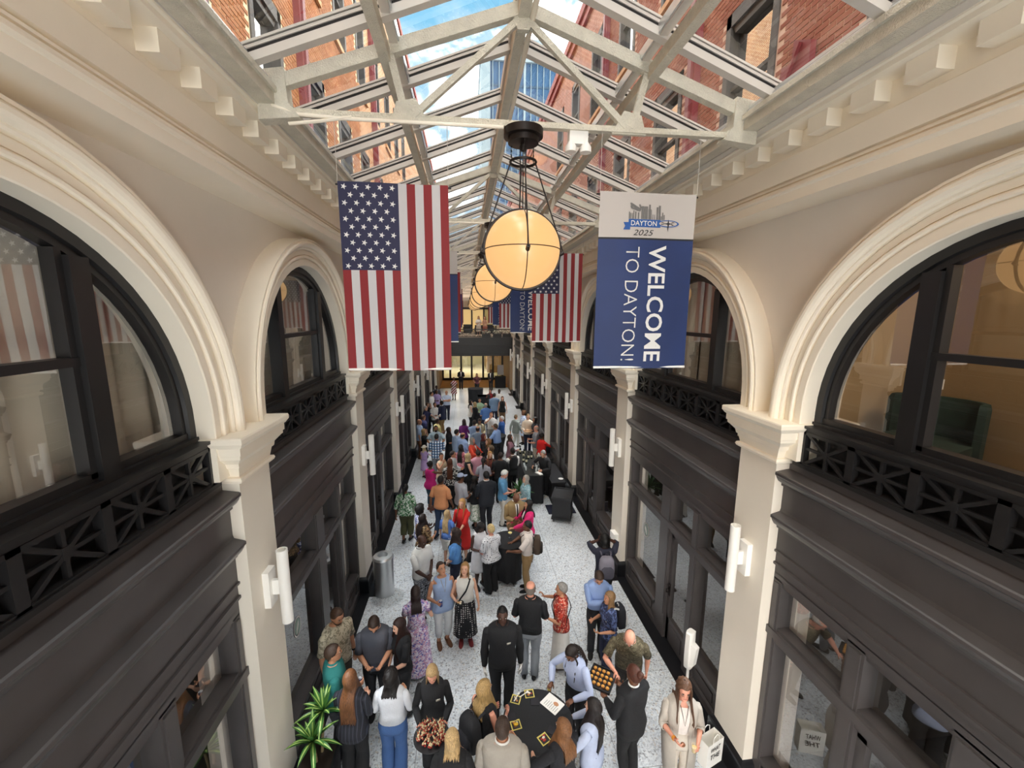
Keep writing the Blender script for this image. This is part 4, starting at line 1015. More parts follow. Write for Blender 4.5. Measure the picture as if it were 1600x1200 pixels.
    if kind == 'skirt':
        m = MB(); skirt(m, 1.06, .95-blen*.86, .05); fin(m, 'skirt', col)
    shm = fabric(shoes) if shoes != 'bare' else None
    if shm:
        for (pts, rr), e in zip(legs, (-1, 1)):
            an = pts[-1]; m = MB(); fr = []; zz = an[2]-.085
            for t, hw, hh, zc in ((-.082,.018,.02,.03),(-.07,.034,.040,.045),(-.02,.042,.052,.052),(.03,.044,.050,.050),(.09,.050,.036,.038),(.15,.046,.026,.028),(.185,.030,.018,.02),(.195,.01,.008,.014)):
                q = np.arange(12)*2*PI/12; fr.append(np.stack([an[0]+e*.012*t/.1+hw*np.cos(q), np.full(12, an[1]+t), np.maximum(zc+hh*np.sin(q), .002)+zz], 1))
            m.loft(fr); fin(m, 'shoe', shm, 50)
    # ---- top
    tc = fabric(top[1]); slv = top[2] if len(top) > 2 else .5
    loose = {'suit': .03, 'blouse': .028, 'cardigan': .034, 'poncho': .05}.get(topk.replace('in', ''), .02)
    zlo = {'suit': .78, 'cardigan': .42, 'blouse': .88, 'dress': 1.0, 'polo': .90, 'tee': .86, 'shirt': .85, 'tank': .80}.get(topk, .98) if not tuck else .99
    bare = topk in ('tank', 'dress0') or slv == 0
    zt = 1.455 if not bare else 1.445
    zs = [zlo]+[z for z in (.86,.93,1.02,1.1,1.2,1.3,1.36,1.40,1.43) if z > zlo+.03]+([zt, zt+.025] if bare else [zt, 1.474, 1.49])
    rg = []
    for i, z in enumerate(zs):
        a, b, y = sec(T, z); a *= w; b *= w
        fl = loose*(1.25 if z < 1.1 else 1)
        if bare and z > 1.36: a = min(a, .132)
        if i == len(zs)-1: fl = .012
        elif not bare and i == len(zs)-2: fl = .019
        if topk in ('tank', 'blouse') and z < 1.0: fl += .06*(1.0-z)
        r = ring(z, a+fl, b+fl*.9, y, 24); ph = np.arange(24)*2*PI/24
        if topk in ('cardigan', 'suit') and 1: pass
        r += (.006 if z < 1.3 else .003)*np.sin(ph*3+z*25+px)[:, None]*A_([np.cos(ph), np.sin(ph), 0*ph]).T
        rg.append(bend(r))
    rg = [np.concatenate([(rg[0]-rg[0].mean(0))*.93+rg[0].mean(0)])]+rg
    m = MB(); m.loft(rg, cap0=False, cap1=topk != 'cardigan')
    if topk == 'cardigan': m.f = [f for q, f in enumerate(m.f) if q % 24 not in (5, 6)]; m.m = [0]*len(m.f)
    if topk.startswith('dress'):
        z0_ = .95-(bot[2] if len(bot) > 2 else .5)*.86; skirt(m, 1.05, z0_, .06)
    if slv and topk not in ('tank',):
        for pts, rr in armR:
            # shoulder to elbow is pts[0..4], elbow to wrist pts[4..8]
            nf = {.3: 3, .5: 4, .7: 6, 1: 9}.get(slv, 4); q = pts[:nf]; R = [r+.017+(.004 if topk in ('suit', 'blouse', 'cardigan') else 0) for r in rr[:nf]]
            if slv == .5: q = pts[:3]+[pts[3]]; R = R[:4]; R[-1] += .012
            if slv == 1: R[-1] = rr[8]+.012; R[-2] = rr[7]+.016
            if nf > 2: m.ell(pts[1]*.7+pts[0]*.3, (R[1]*.97,)*3, 12, 8)
            s_ = tube_rings(q, R, 14)
            for i, r in enumerate(s_): r += .004*np.sin(r*70+i*2)
            s_.append((s_[-1]-q[-1])*.8+q[-1]); m.loft(s_, cap1=False)
    fin(m, {'suit': 'jacket', 'tank': 'tank_top', 'polo': 'polo_shirt', 'tee': 'tee_shirt', 'teein': 'tee_shirt', 'cardigan': 'cardigan', 'blouse': 'blouse', 'blousein': 'blouse', 'vest': 'waistcoat'}.get(topk, 'dress' if topk.startswith('dress') else 'shirt'), tc)
    def collar(mat, f=1., z=1.475, hh=.045):
        f *= .96*w+.08
        a, b, y = sec(T, z); m = MB(); k = ring(z+.006, .078*f, .071*f, y+.004, 16, 2); k2 = ring(z+hh, .066*f, .058*f, y+.004, 16, 2); k3 = ring(z-.016, .104*f, .092*f, y+.006, 16, 2)
        m.loft([bend(k3), bend(k), bend(k2), bend((k2-A_([0, y, z+.04]))*.92+A_([0, y, z+.04]))], cap0=False, cap1=False); fin(m, 'collar', mat)
    if topk in ('polo', 'shirt', 'shirtin', 'poloin'): collar(tc)
    if topk in ('suit', 'vest'):
        sh = fabric(top[3] if len(top) > 3 else 'E8E6E2'); collar(sh); collar(tc, 1.16, 1.468, .034)
        a, b, y = sec(T, 1.25); V = MB()
        pr = []
        for z, hw in ((1.46,.05),(1.38,.045),(1.28,.035),(1.18,.022),(1.08,.010)):
            A2, B2, Y2 = sec(T, z); yy = Y2+B2*w+loose*.9+.008; pr.append([(-hw, yy-.004, z), (0, yy+.002, z), (hw, yy-.004, z)])
        V.loft([bend(q) for q in pr], cap0=False, cap1=False, closed=False); fin(V, 'shirt_front', sh)
        if len(top) > 4:
            V = MB(); V.loft([bend([(-h, q[1][1]+.004, q[1][2]), (0, q[1][1]+.010, q[1][2]), (h, q[1][1]+.004, q[1][2])]) for q, h in zip(pr, (.014,.017,.02,.02,.006))], cap0=False, cap1=False, closed=False); fin(V, 'tie', fabric(top[4]))
    if topk == 'vest':     # shirt sleeves and apron
        m = MB()
        for pts, rr in armR:
            R = [r+.022 for r in rr]; m.ell(pts[1]*.75+pts[0]*.25, (R[1],)*3, 12, 8); m.loft(tube_rings(pts, R, 12))
        fin(m, 'shirt_sleeves', fabric('E8E6E2'))
    if topk == 'cardigan' and len(top) > 3:
        V = MB(); V.loft([bend(ring(z, sec(T, z)[0]*w+.013, sec(T, z)[1]*w+.013, sec(T, z)[2])) for z in (.86, .93, 1.02, 1.1, 1.2, 1.3, 1.38, 1.43)], cap0=False, cap1=False); fin(V, 'inner_top', fabric(top[3]))
    # ---- hair
    hs, hc = hair[0], hair[1] if len(hair) > 1 else '2A1D16'
    hm = hairm(hc)
    loose_h = {'suit': .02, 'cardigan': .02, 'blouse': .012}.get(topk, .0)
    def hairgrid(L, vol, front_e, side_e, back_e, thick=0., curl=0.):
        n = 30; rows = 9; V = []
        for j in range(n):
            az = -PI+2*PI*j/n      # 0 = front (+y)
            c = (1+math.cos(az))/2
            aa = abs(az)
            e_end = front_e if aa < .75 else (front_e+(side_e-front_e)*min((aa-.75)/.45, 1) if aa < 1.35 else side_e+(back_e-side_e)*min((aa-1.35)/1.0, 1))
            col = []
            lg = L and aa > 1.05
            for i in range(rows):
                el = PI/2+(e_end-PI/2)*i/(rows-1); rr_ = (vol, vol*1.03, vol*1.0)
                jt = 1+curl*math.sin(j*5.1+i*2.3)+ .012*math.sin(j*2.9)
                p = A_([.081*vol*math.cos(el)*math.sin(az)*jt, -.004+.104*vol*math.cos(el)*math.cos(az)*jt, 1.648+.112*(1+(vol-1)*.7)*math.sin(el)*jt]); col.append(p)
            if L:
                last = col[-1]; zend = L+.02*math.sin(j*3.3) if lg else last[2]-.005
                for i in range(1, 8):
                    t = i/7; z = last[2]+(zend-last[2])*t
                    k = 1+(.10 if z < 1.5 else .05)*t+curl*.6*math.sin(j*4.1+i*1.7)+.02*math.sin(j*2.2+i)
                    x, y = last[0]*k, last[1]*k
                    if hs == 'curlylong': k += .5*t*(1-.4*t)
                    if z < 1.475 and lg:
                        A2, B2, Y2 = sec(T, z); gp = .03+loose_h
                        if aa < 1.45: y = max(y, Y2+B2*w+gp); x = math.copysign(min(abs(x), .115), x)
                        else: y = min(y, Y2-B2*w-gp)
                    if not lg: x, y = last[0]*.9, last[1]*.9
                    col.append(A_([x, y, z]))
            tip = col[-1]; col.append(A_([tip[0]*.8, tip[1]*.8, tip[2]+.01])); V.append(col)
        V = A_(V)          # n x rows
        rings = [V[:, i, :] for i in range(V.shape[1])]
        m = MB(); m.loft([headt(r, 1.33, 1.52) for r in rings], cap0=True, cap1=False); return m
    R_ = math.radians
    if hs in ('short', 'thin', 'crop'):
        fin(hairgrid(0, 1.06 if hs == 'short' else 1.03, R_(38), R_(2), R_(-42)), 'hair', hm)
    elif hs == 'fringe':    # bald crown
        m = hairgrid(0, 1.045, R_(38), R_(2), R_(-42)); V = np.concatenate(m.v); iv = unhead(V)
        m2 = MB(); m2.add(V, [f for f in m.f if len(f) < 9 and iv[list(f)].mean(0)[1] < .05 and iv[list(f)].mean(0)[2] < 1.70-1.53+.0]); fin(m2, 'hair', hm)
    elif hs in ('long', 'bob', 'vlong', 'curly', 'afro', 'curlylong'):
        L = {'long': 1.30, 'vlong': 1.08, 'bob': 1.47, 'curly': 1.42, 'afro': 1.52, 'curlylong': 1.26}[hs]
        fin(hairgrid(L, 1.09 if hs in ('long', 'bob', 'vlong') else (1.24 if hs[:5] == 'curly' else 1.3), R_(34), R_(-5), R_(-38), curl=0 if hs in ('long', 'bob', 'vlong') else .07), 'hair', hm)
    elif hs in ('pony', 'bun', 'braids'):
        m = hairgrid(0, 1.06, R_(40), R_(0), R_(-40))
        if hs == 'pony': m.loft([headt(r, 1.33, 1.52) for r in tube_rings([A_(p) for p in ((0,-.09,1.69),(0,-.135,1.70),(0,-.15,1.62),(0,-.14,1.48),(0,-.145,1.36))], [.02,.03,.034,.028,.008], 8)])
        elif hs == 'bun': q = MB(); q.ell((0,-.10,1.70), (.05,.05,.045), 12, 8); m.add(headt(q.v[0]), q.f)
        else:
            for i in range(9):
                a = -1.2+.3*i; p = [(.085*math.sin(a+PI), .1*math.cos(a+PI)-.02, 1.62), (.10*math.sin(a+PI), .11*math.cos(a+PI)-.03, 1.5), (.12*math.sin(a+PI), min(.1*math.cos(a+PI), -.06)-.08, 1.36), (.10*math.sin(a+PI), -.15, 1.15+.04*(i % 3))]
                m.loft([headt(r, 1.33, 1.52) for r in tube_rings([A_(v) for v in p], [.012,.013,.012,.006], 6)])
            for e in (-1, 1): m.loft([headt(r, 1.33, 1.5) for r in tube_rings([A_(v) for v in ((e*.078,.03,1.62),(e*.085,.06,1.5),(e*.09,.135,1.36),(e*.08,.15,1.2))], [.012,.013,.012,.006], 6)])
        fin(m, 'hair', hm)
    elif hs == 'cap':
        fin(hairgrid(0, 1.02, R_(5), R_(-10), R_(-42)), 'hair', hm)
        m = MB(); m.loft([headt(ring(z, a, b, y, 20, 2)) for z, a, b, y in ((1.672,.088,.112,.0),(1.70,.087,.108,0),(1.735,.070,.085,-.002),(1.757,.04,.05,-.004),(1.765,.008,.01,-.004))]); 
        br_ = [[(x, .06+.16*math.sqrt(max(1-(x/.09)**2, 0)), 1.672-.02*abs(x)/.09) for x in np.linspace(-.088, .088, 9)], [(x, .05, 1.682) for x in np.linspace(-.088, .088, 9)]]
        m.loft([headt(r) for r in br_], cap0=False, cap1=False, closed=False); fin(m, 'cap', fabric(hair[2]))
    elif hs == 'hat':
        fin(hairgrid(1.42, 1.05, R_(10), R_(-10), R_(-38)), 'hair', hm)
        m = MB(); m.loft([headt(ring(z, a, a*1.15, 0, 20, 2)) for z, a in ((1.69,.15),(1.695,.10),(1.74,.088),(1.78,.07),(1.785,.01))]); fin(m, 'hat', fabric(hair[2]))
    # ---- face
    if dist < 17:
        dk = M('eye', '1E1512', .3)
        for e in (-1, 1):
            if dist < 9.8:
                m = MB(); q = MB(); q.ell((e*.031,.088,1.638), (.0145,.010,.0085), 8, 6); m.add(headt(q.v[0]), q.f); q = MB(); q.ell((e*.031,.0955,1.638), (.0075,.0045,.0075), 8, 6); m.add(headt(q.v[0]), q.f, 1); fin(m, 'eye', [M('eye white', 'D9D0C8', .4), dk])
                m = MB(); q = MB(); q.ell((e*.032,.0965,1.659), (.021,.006,.005), 8, 5); m.add(headt(q.v[0]), q.f); fin(m, 'eyebrow', hm if hs != 'none' else dk)
            else:
                m = MB(); q = MB(); q.ell((e*.031,.088,1.640), (.015,.010,.009), 7, 5); m.add(headt(q.v[0]), q.f); fin(m, 'eye', dk)
        m = MB(); q = MB(); q.ell((0,.090,1.570), (.025,.010,.0085), 9, 6); m.add(headt(q.v[0]), q.f); fin(m, 'mouth', M('lips '+sk, {'l': 'B4625C', 'r': 'B45A52', 'm': '9A5148', 't': '8A4A40', 'b': '5A3029', 'd': '40211E'}[sk], .45))
    for x in extra:
        k = x[0]
        if k == 'glasses' and dist < 17:
            m = MB()
            for e in (-1, 1): m.tube([headt(A_([e*.031+.021*math.cos(t), .101, 1.637+.017*math.sin(t)]))[0] for t in np.linspace(0, 2*PI, 11)], .0022, 4, cap=False); m.tube([headt(A_(v))[0] for v in ((e*.052,.098,1.64),(e*.075,.05,1.642),(e*.078,-.01,1.637))], .002, 4)
            m.tube([headt(A_(v))[0] for v in ((-.011,.102,1.64),(.011,.102,1.64))], .002, 4); fin(m, 'glasses', M('spectacle frame', x[1] if len(x) > 1 else '2A2220', .4))
        elif k == 'sunglasses':
            m = MB()
            for e in (-1, 1): q = MB(); q.ell((e*.031,.094,1.638), (.024,.010,.017), 8, 6); m.add(headt(q.v[0]), q.f)
            fin(m, 'sunglasses', M('dark lens', '121214', .15))
        elif k == 'beard':
            m = MB(); q = [ring(z, a, b, y, 16, 2.2) for z, a, b, y in ((1.505,.022,.022,.064),(1.518,.043,.046,.050),(1.545,.059,.069,.032),(1.575,.068,.084,.018),(1.60,.0715,.0,.01))][:4]
            m.loft([headt(r) for r in q], cap1=False); keepf = [f for f in m.f if len(f) > 4 or True]; m2 = MB(); V = m.v[0]
            V = np.concatenate(m.v); inv = unhead(V)
            m2.add(V, [f for f in m.f if inv[list(f)].mean(0)[1] > .0]); fin(m2, 'beard', hm)
        elif k == 'watch':
            i = 0 if x[1] > 0 else 1; pts, rr = armR[i]; d = pts[8]-pts[6]; d /= np.linalg.norm(d); m = MB(); c = pts[7]
            m.loft(tube_rings([c-d*.014, c-d*.013, c+d*.013, c+d*.014], [rr[7]*.9, rr[7]+.007, rr[7]+.007, rr[7]*.9], 12)); fin(m, 'wristwatch' if len(x) < 3 else 'bracelet', fabric(x[2] if len(x) > 2 else 'C9C5BE'), 40)
        elif k == 'gloves':
            m = MB()
            for e, (Wp, hdir, pn, pole), Wr in zip((1, -1), po, wrists): hand(m, Wr, hdir, pn, e, 1.12, .5); m.loft(tube_rings([Wr-A_(hdir)*.03, Wr+A_(hdir)*.03], [.036, .032], 10))
            fin(m, 'gloves', fabric('ECEAE6'))
        elif k == 'badge':
            a, b, y = sec(T, 1.29); m = MB(); yy = y+b*w+loose*.9; v = bend([(-.11, yy-.012, 1.27), (-.05, yy+.004, 1.27), (-.05, yy+.002, 1.295), (-.11, yy-.014, 1.295)]); o2 = A_([0, .006, 0])
            m.add(np.concatenate([v, v+o2]), [(0,1,2,3),(4,5,6,7),(0,1,5,4),(1,2,6,5),(2,3,7,6),(3,0,4,7)]); fin(m, 'name_badge', M('silver badge', 'BDB8AC', .4, metal=.4))
        elif k == 'strap':
            m = MB(); pts = []
            for t in np.linspace(0, 1, 9):
                z = 1.46-.50*t; xx = -x[1]*(.10-.26*t); a, b, y = sec(T, z); yy = y+(b*w+loose+.012)*math.sqrt(max(1-(xx/(a*w+loose+.012))**2, .02)); pts.append(bend((xx, yy, z))[0])
            m.tube(pts, .009 if len(x) < 4 else x[3], 6)
            pts = [p*A_([1, -1, 1])-A_([0, .0, 0]) for p in pts]; m.tube(pts, .009 if len(x) < 4 else x[3], 6)
            fin(m, 'bag_strap', fabric(x[2]))
        elif k == 'lanyard':
            m = MB(); m.tube([bend((e_*.05*(1-t), sec(T, 1.46-.2*t)[2]+sec(T, 1.46-.2*t)[1]*w+loose+.004, 1.47-.22*t))[0] for e_, t in ((-1,0),(-1,.4),(0,1),(1,.4),(1,0))], .004, 5); fin(m, 'necklace', fabric(x[1]))
    PEOPLE.append((label, P0, dist)); info = {'root': root, 'g': g, 'wr': [root_m(root, v*g) for v in wrists], 'hd': rz, 'loc': P0, 'bend': bend, 'po': po}
    return info
def root_m(root, v):
    c, s = math.cos(root.rotation_euler[2]), math.sin(root.rotation_euler[2]); l = root.location
    return A_([l[0]+c*v[0]-s*v[1], l[1]+s*v[0]+c*v[1], l[2]+v[2]])
def handpoint(I, i, k=.1):
    'a point k metres past wrist i (0 right, 1 left)'
    Wp, hdir, pn, pole = I['po'][i]; d = A_(hdir, float); d /= np.linalg.norm(d); n = A_(pn, float); n = n-d*(n@d); n /= np.linalg.norm(n)
    v = d*k+n*.035; c, s = math.cos(I['hd']), math.sin(I['hd']); return I['wr'][i]+A_([c*v[0]-s*v[1], s*v[0]+c*v[1], v[2]])
# ================================================================ FURNITURE
CLOTH = M('black tablecloth', '17171B', .75, bump=.2, bscale=40)
def cocktail_table(x, y, r, h, label, rb=None):
    T = empty('cocktail_table', label=label, cat='table', loc=(x, y, 0), group='black draped cocktail tables')
    a = MB(); a.lathe([(0, h-.03), (r, h-.03), (r+.006, h-.012), (r, h), (0, h)], 40); a.build('cloth_top', CLOTH, T, smooth=40)
    a = MB(); rg = []; n = 48; rb = rb or r*.72
    for i in range(7):
        t = i/6; z = h-.015-(h-.13)*t; R = r+(rb-r)*min(t*1.6, 1); q = np.arange(n)*2*PI/n; k = R*(1+.07*t*np.sin(q*9)+.03*t*np.sin(q*14+1)); rg.append(np.stack([k*np.cos(q), k*np.sin(q), np.full(n, z)], 1))
    a.loft(rg, cap0=False, cap1=False); a.build('cloth_skirt', CLOTH, T, smooth=180)
    a = MB(); a.tube([(0, 0, .05), (0, 0, h-.03)], .03, 10)
    for i in range(4): c, s = math.cos(i*PI/2+.4), math.sin(i*PI/2+.4); a.tube([(0, 0, .06), (c*rb*.95, s*rb*.95, .012)], [.022, .014], 8)
    a.build('base', ALUL, T, smooth=40)
    return T
H1 = 1.06
cocktail_table(.22, 4.58, .455, H1, 'black draped round cocktail table with food plates, nearest the camera')
cocktail_table(.30, 9.02, .41, H1, 'black draped round cocktail table with one coupe glass, in mid hall')
cocktail_table(-.03, 29.4, .55, 1.05, 'black draped round table at the far end, before the lobby', .5)
cocktail_table(.62, 17.6, .42, 1.05, 'black draped round table inside the far cluster of guests')
def place(ob, x, y, z, rz=0): ob.location = (x, y, z); ob.rotation_euler = (0, 0, rz); return ob
YEL = M('plate border', 'D9C768', .6); PRT = M('plate print', '2A2622', .6)
FOOD = {'y': M('mango', 'E3B52E', .5), 'o': M('pastry', 'C98A52', .6), 'r': M('red fruit', 'B5322A', .45), 'w': M('cream', 'E9DFC8', .5), 'b': M('brown food', '7A4A2A', .6), 'g': M('herb', '4F6B2E', .6)}
def plate(x, y, rz, foods, label):
    T = empty('food_plate', label=label, cat='plate', group='square paper plates on the near table'); place(T, x, y, H1, math.radians(rz))
    a = MB(); a.box(-.065, .065, -.065, .065, .001, .006); a.build('card', YEL, T)
    a = MB(); a.box(-.052, .052, -.055, .045, .006, .008); a.build('printed_panel', PRT, T)
    for i, (fx, fy, r, c) in enumerate(foods):
        a = MB(); a.ell((fx, fy, .014), (r, r*.7, r*.5), 10, 6); a.build('food', FOOD[c], T, smooth=180)
tp = lambda px, py: at(px, py, H1)
for (px, py, rz, fd, lb) in ((806, 1093, -22, ((0,0,.018,'w'),(.02,-.025,.018,'o'),(-.02,.02,.012,'w')), 'square food plate with a white fork, far left on the near table'),
                             (827, 1084, 2, ((0,0,.022,'w'),(-.015,-.025,.02,'o'),(.025,-.01,.014,'r')), 'square food plate at the back of the near table'),
                             (806, 1133, 10, ((0,.0,.034,'y'),(-.02,.025,.02,'o'),(.02,.02,.016,'w'),(-.02,-.03,.016,'b')), 'square food plate with a yellow slice on the near table'),
                             (850, 1155, 28, ((-.01,-.02,.024,'r'),(0,.01,.022,'w'),(.02,.03,.02,'r'),(-.03,.01,.015,'r')), 'square food plate with red fruit at the front of the near table')):
    q = tp(px, py); plate(q[0], q[1], rz, fd, lb)
FK = MB(); FK.bar((0, -.07, .004), (0, .05, .004), .012, .004); FK.bar((0, .05, .004), (0, .085, .006), .028, .004)
for (px, py, rz, z, lb) in ((807, 1091, -35, .03, 'white plastic fork on the far left plate'), (818, 1087, -60, .032, 'white plastic fork bridging two plates')):
    q = tp(px, py); o = FK.build('plastic_fork', WHITE, label=lb, cat='fork'); place(o, q[0], q[1], H1+z*.5, math.radians(rz))
for (px, py, rz, lb) in ((836, 1097, -6, 'folded black napkin in the middle of the near table'), (799, 1121, 6, 'folded black napkin at the left edge of the near table'), (863, 1142, -30, 'folded black napkin beside the red fruit plate')):
    a = MB(); a.box(-.055, .055, -.055, .055, 0, .006); a.box(-.054, .055, -.054, .0, .006, .010); q = tp(px, py); place(a.build('napkin', M('napkin', '2A292E', .9), label=lb, cat='napkin'), q[0], q[1], H1+.001, math.radians(rz))
a = MB(); a.box(-.105, .105, -.13, .13, 0, .002); a.box(-.1, .11, -.125, .135, .002, .004); q = tp(863, 1100); lf = place(a.build('leaflet', M('paper', 'F0EDE8', .7), label='white printed leaflet under the hands on the near table', cat='paper'), q[0], q[1], H1+.001, math.radians(40))
a = MB(); 
for i in range(7): a.box(-.08, .0+.01*(i % 3), .08-.03*i, .087-.03*i, .0042, .0045)
a.ell((.03, -.04, .005), (.03, .04, .001), 10, 4, 1); a.build('print', [M('faint print', '9A9894', .8), M('leaflet picture', 'C58F6A', .8)], lf)
def coupe(x, y, z, label):
    T = empty('coupe_glass', label=label, cat='glass', loc=(x, y, z))
    a = MB(); a.lathe([(.035, 0), (.035, .003), (.005, .008), (.004, .085), (.012, .092), (.045, .115), (.052, .135)], 20, cap=False); a.build('glass', GLASS, T, smooth=60)
    a = MB(); a.lathe([(0, .112), (.046, .117), (.048, .130), (0, .131)], 18); a.build('drink', M('pale cocktail', 'E8D690', .2), T, smooth=60)
q = at(797, 832, H1+.13); coupe(q[0], q[1], H1, 'coupe glass of pale cocktail on the mid hall table')
# ---- bar, back table, cart, mat
T = empty('bar_table', label='long black draped bar table with bottles, right of the crowd', cat='table')
a = MB(); a.box(1.25, 1.85, 12.95, 15.5, .985, 1.02); a.build('cloth_top', M('bar top', '26292A', .4), T)
a = MB(); rg = []
per = [(1.25+.6*t, 12.95) for t in np.linspace(0, 1, 12)[:-1]]+[(1.85, 12.95+2.55*t) for t in np.linspace(0, 1, 40)[:-1]]+[(1.85-.6*t, 15.5) for t in np.linspace(0, 1, 12)[:-1]]+[(1.25, 15.5-2.55*t) for t in np.linspace(0, 1, 40)[:-1]]
for z, k in ((.99, 0), (.6, .5), (.02, 1)): rg.append([(x+k*.02*math.sin(i*1.9), y+k*.02*math.sin(i*2.3+1), z) for i, (x, y) in enumerate(per)])
a.loft(rg, cap0=False, cap1=False); a.build('cloth_skirt', CLOTH, T, smooth=180)
GB = M('dark bottle', '15201A', .15); LBL = M('bottle label', 'CFC7A8', .6)
bl = ['dark bottle at the far end of the bar', 'dark bottle second from the far end of the bar', 'tall dark bottle amid the bar group', 'dark bottle with pale label amid the bar group', 'short dark bottle on the left edge of the bar', 'dark bottle nearest the front of the bar', 'dark bottle at the right edge of the bar']
for (x, y, h, lb) in zip((1.36, 1.5, 1.42, 1.58, 1.36, 1.44, 1.7), (15.2, 15.05, 14.7, 14.55, 14.3, 14.1, 14.6), (.3, .3, .34, .3, .24, .32, .28), bl):
    B_ = empty('bottle', label=lb, cat='bottle', loc=(x, y, 1.02), group='bottles on the bar')
    a = MB(); a.lathe([(.036, 0), (.038, .01), (.038, h*.58), (.016, h*.75), (.014, h)], 12); a.build('glass_body', GB, B_, smooth=40)
    a = MB(); a.lathe([(.0385, h*.2), (.0388, h*.21), (.0388, h*.48), (.0385, h*.49)], 12, cap=False); a.build('label', LBL, B_, smooth=40)
for i, (x, y) in enumerate(((1.33, 13.9), (1.32, 13.75), (1.34, 13.6), (1.33, 13.45), (1.72, 13.95), (1.70, 13.8), (1.74, 13.65), (1.71, 13.5), (1.76, 13.35), (1.66, 13.3))):
    a = MB(); a.lathe([(.028, 0), (.034, .09), (.031, .088), (.026, .004), (0, .004)], 12); a.build('plastic_cup', M('clear cup', 'DDE3E2', .2), label='clear cup, %s from the far end along the %s bar edge' % (['first', 'second', 'third', 'fourth', 'fifth', 'sixth'][i if i < 4 else i-4], 'left' if i < 4 else 'right'), cat='cup', group='cups along the bar edge').location = (x, y, 1.021)
a = MB(); a.box(-.06, .06, -.14, .14, 0, .015); a.box(-.05, .07, -.1, .12, .015, .028); place(a.build('towel', WHITE, label='white folded towel at the front of the bar', cat='towel'), 1.72, 13.1, 1.021, .5)
T = empty('back_table', label='low black draped table against the right shop front, behind the bartender', cat='table')
a = MB(); a.box(2.12, 2.62, 12.9, 15.2, .72, .76); a.build('cloth_top', CLOTH, T)
a = MB(); a.box(2.14, 2.60, 12.92, 15.18, .01, .72); a.build('cloth_skirt', CLOTH, T)
a = MB(); a.box(-.2, .2, -.2, .2, 0, .03); a.box(-.17, .17, -.17, .17, .03, .16); place(a.build('storage_tub', BLACK, label='black lidded tub on the far end of the low table', cat='box'), 2.36, 14.9, .762, .3)
a = MB(); a.lathe([(0, 0), (.05, 0), (.09, .012), (0, .006)], 18); a.build('saucer', WHITE, label='small white saucer on the low black table', cat='plate').location = (2.5, 13.2, .762)
T = empty('service_cart', label='black wheeled service cart beside the right shop front', cat='cart', loc=(2.28, 11.95, 0), rz=-.35)
a = MB(); a.box(-.28, .28, -.36, .36, .14, .76); a.box(-.30, .30, -.38, .38, .10, .16); a.build('cabinet', M('cart plastic', '1B1B1E', .45), T)
a = MB(); a.box(-.31, .31, -.39, .39, .76, .80); a.box(-.31, .31, -.39, -.36, .80, .83); a.box(-.31, .31, .36, .39, .80, .83); a.box(-.31, -.28, -.36, .36, .80, .83); a.box(.28, .31, -.36, .36, .80, .83); a.build('tray_top', M('cart top', '2A2A2E', .5), T)
for x in (-.24, .24):
    for y in (-.3, .3): a = MB(); a.tube([(x-.018, y, .055), (x+.018, y, .055)], .055, 14); a.box(x-.03, x+.03, y-.015, y+.015, .06, .11); a.build('wheel', M('grey wheel', '77767A', .5), T, smooth=40)
a = MB(); a.box(1.9, 2.8, 12.2, 12.85, .0005, .012); a.build('floor_mat', M('navy mat', '171A30', .9), label='dark navy floor mat beside the bar', cat='mat')
# ---- bin, planter, sanitiser stands, far tables, easel
T = empty('litter_bin', label='round stainless steel litter bin by the second left pilaster', cat='bin', loc=(-2.58, 8.88, 0))
ST = M('stainless steel', 'D9DBDC', .30, metal=.9)
a = MB(); a.lathe([(.225, 0), (.225, .02), (.22, .03), (.22, .84)], 36); a.build('body', ST, T, smooth=40)
a = MB(); a.lathe([(.23, .84), (.235, .88), (.20, .92), (.11, .93), (.10, .88), (.10, .80)], 36, cap=False); a.build('lid', ST, T, smooth=40)
a = MB(); a.lathe([(0, .80), (.102, .80), (.102, .83)], 20, cap=False); a.build('opening', BK, T)
def leafplant(T, c, n, L, mat, mat2, lo=.1, hi=1.2, w=.035, droop=1.):
    for i in range(n):
        an = i*2.399+rnd.random()*.4; el = lo+(hi-lo)*(i/n)**.8; l = L*(.75+.4*rnd.random()); pts = []
        for t in np.linspace(0, 1, 7):
            r = l*t*math.cos(el); z = l*t*math.sin(el)-droop*l*.55*t*t*math.cos(el); pts.append((c[0]+r*math.cos(an), c[1]+r*math.sin(an), c[2]+z))
        sd_ = np.array([-math.sin(an), math.cos(an), 0]); wd = [.35, .8, 1, 1, .85, .5, .03]
        m = MB(); A = [np.array(p)-sd_*w*k for p, k in zip(pts, wd)]; Bc = [np.array(p)-np.array([0, 0, .012*k]) for p, k in zip(pts, wd)]; C = [np.array(p)+sd_*w*k for p, k in zip(pts, wd)]
        k = 7; m.add(A+Bc+C, [(j, j+1, k+j+1, k+j) for j in range(6)]); m.add(Bc+C, [(j, j+1, k+j+1, k+j) for j in range(6)])
        A2 = [np.array(p)-sd_*w*k*.28+np.array([0, 0, .003]) for p, k in zip(pts, wd)]; C2 = [np.array(p)+sd_*w*k*.28+np.array([0, 0, .003]) for p, k in zip(pts, wd)]; m.add(A2+C2, [(j, j+1, k+j+1, k+j) for j in range(6)], 1)
        m.build('leaf', [mat, mat2], T, smooth=180)
T = empty('potted_dracaena', label='striped dracaena in a square black planter at the first left pilaster', cat='plant', loc=(-2.62, 4.75, 0))
a = MB(); a.prism([(-.2, -.2), (.2, -.2), (.2, .2), (-.2, .2)], 2, 0, .62); a.box(-.22, .22, -.22, .22, .56, .64); a.build('planter', M('planter black', '1C1D20', .5), T)
a = MB(); a.box(-.19, .19, -.19, .19, .62, .65); a.build('soil', M('soil', '2B211A', .95), T)
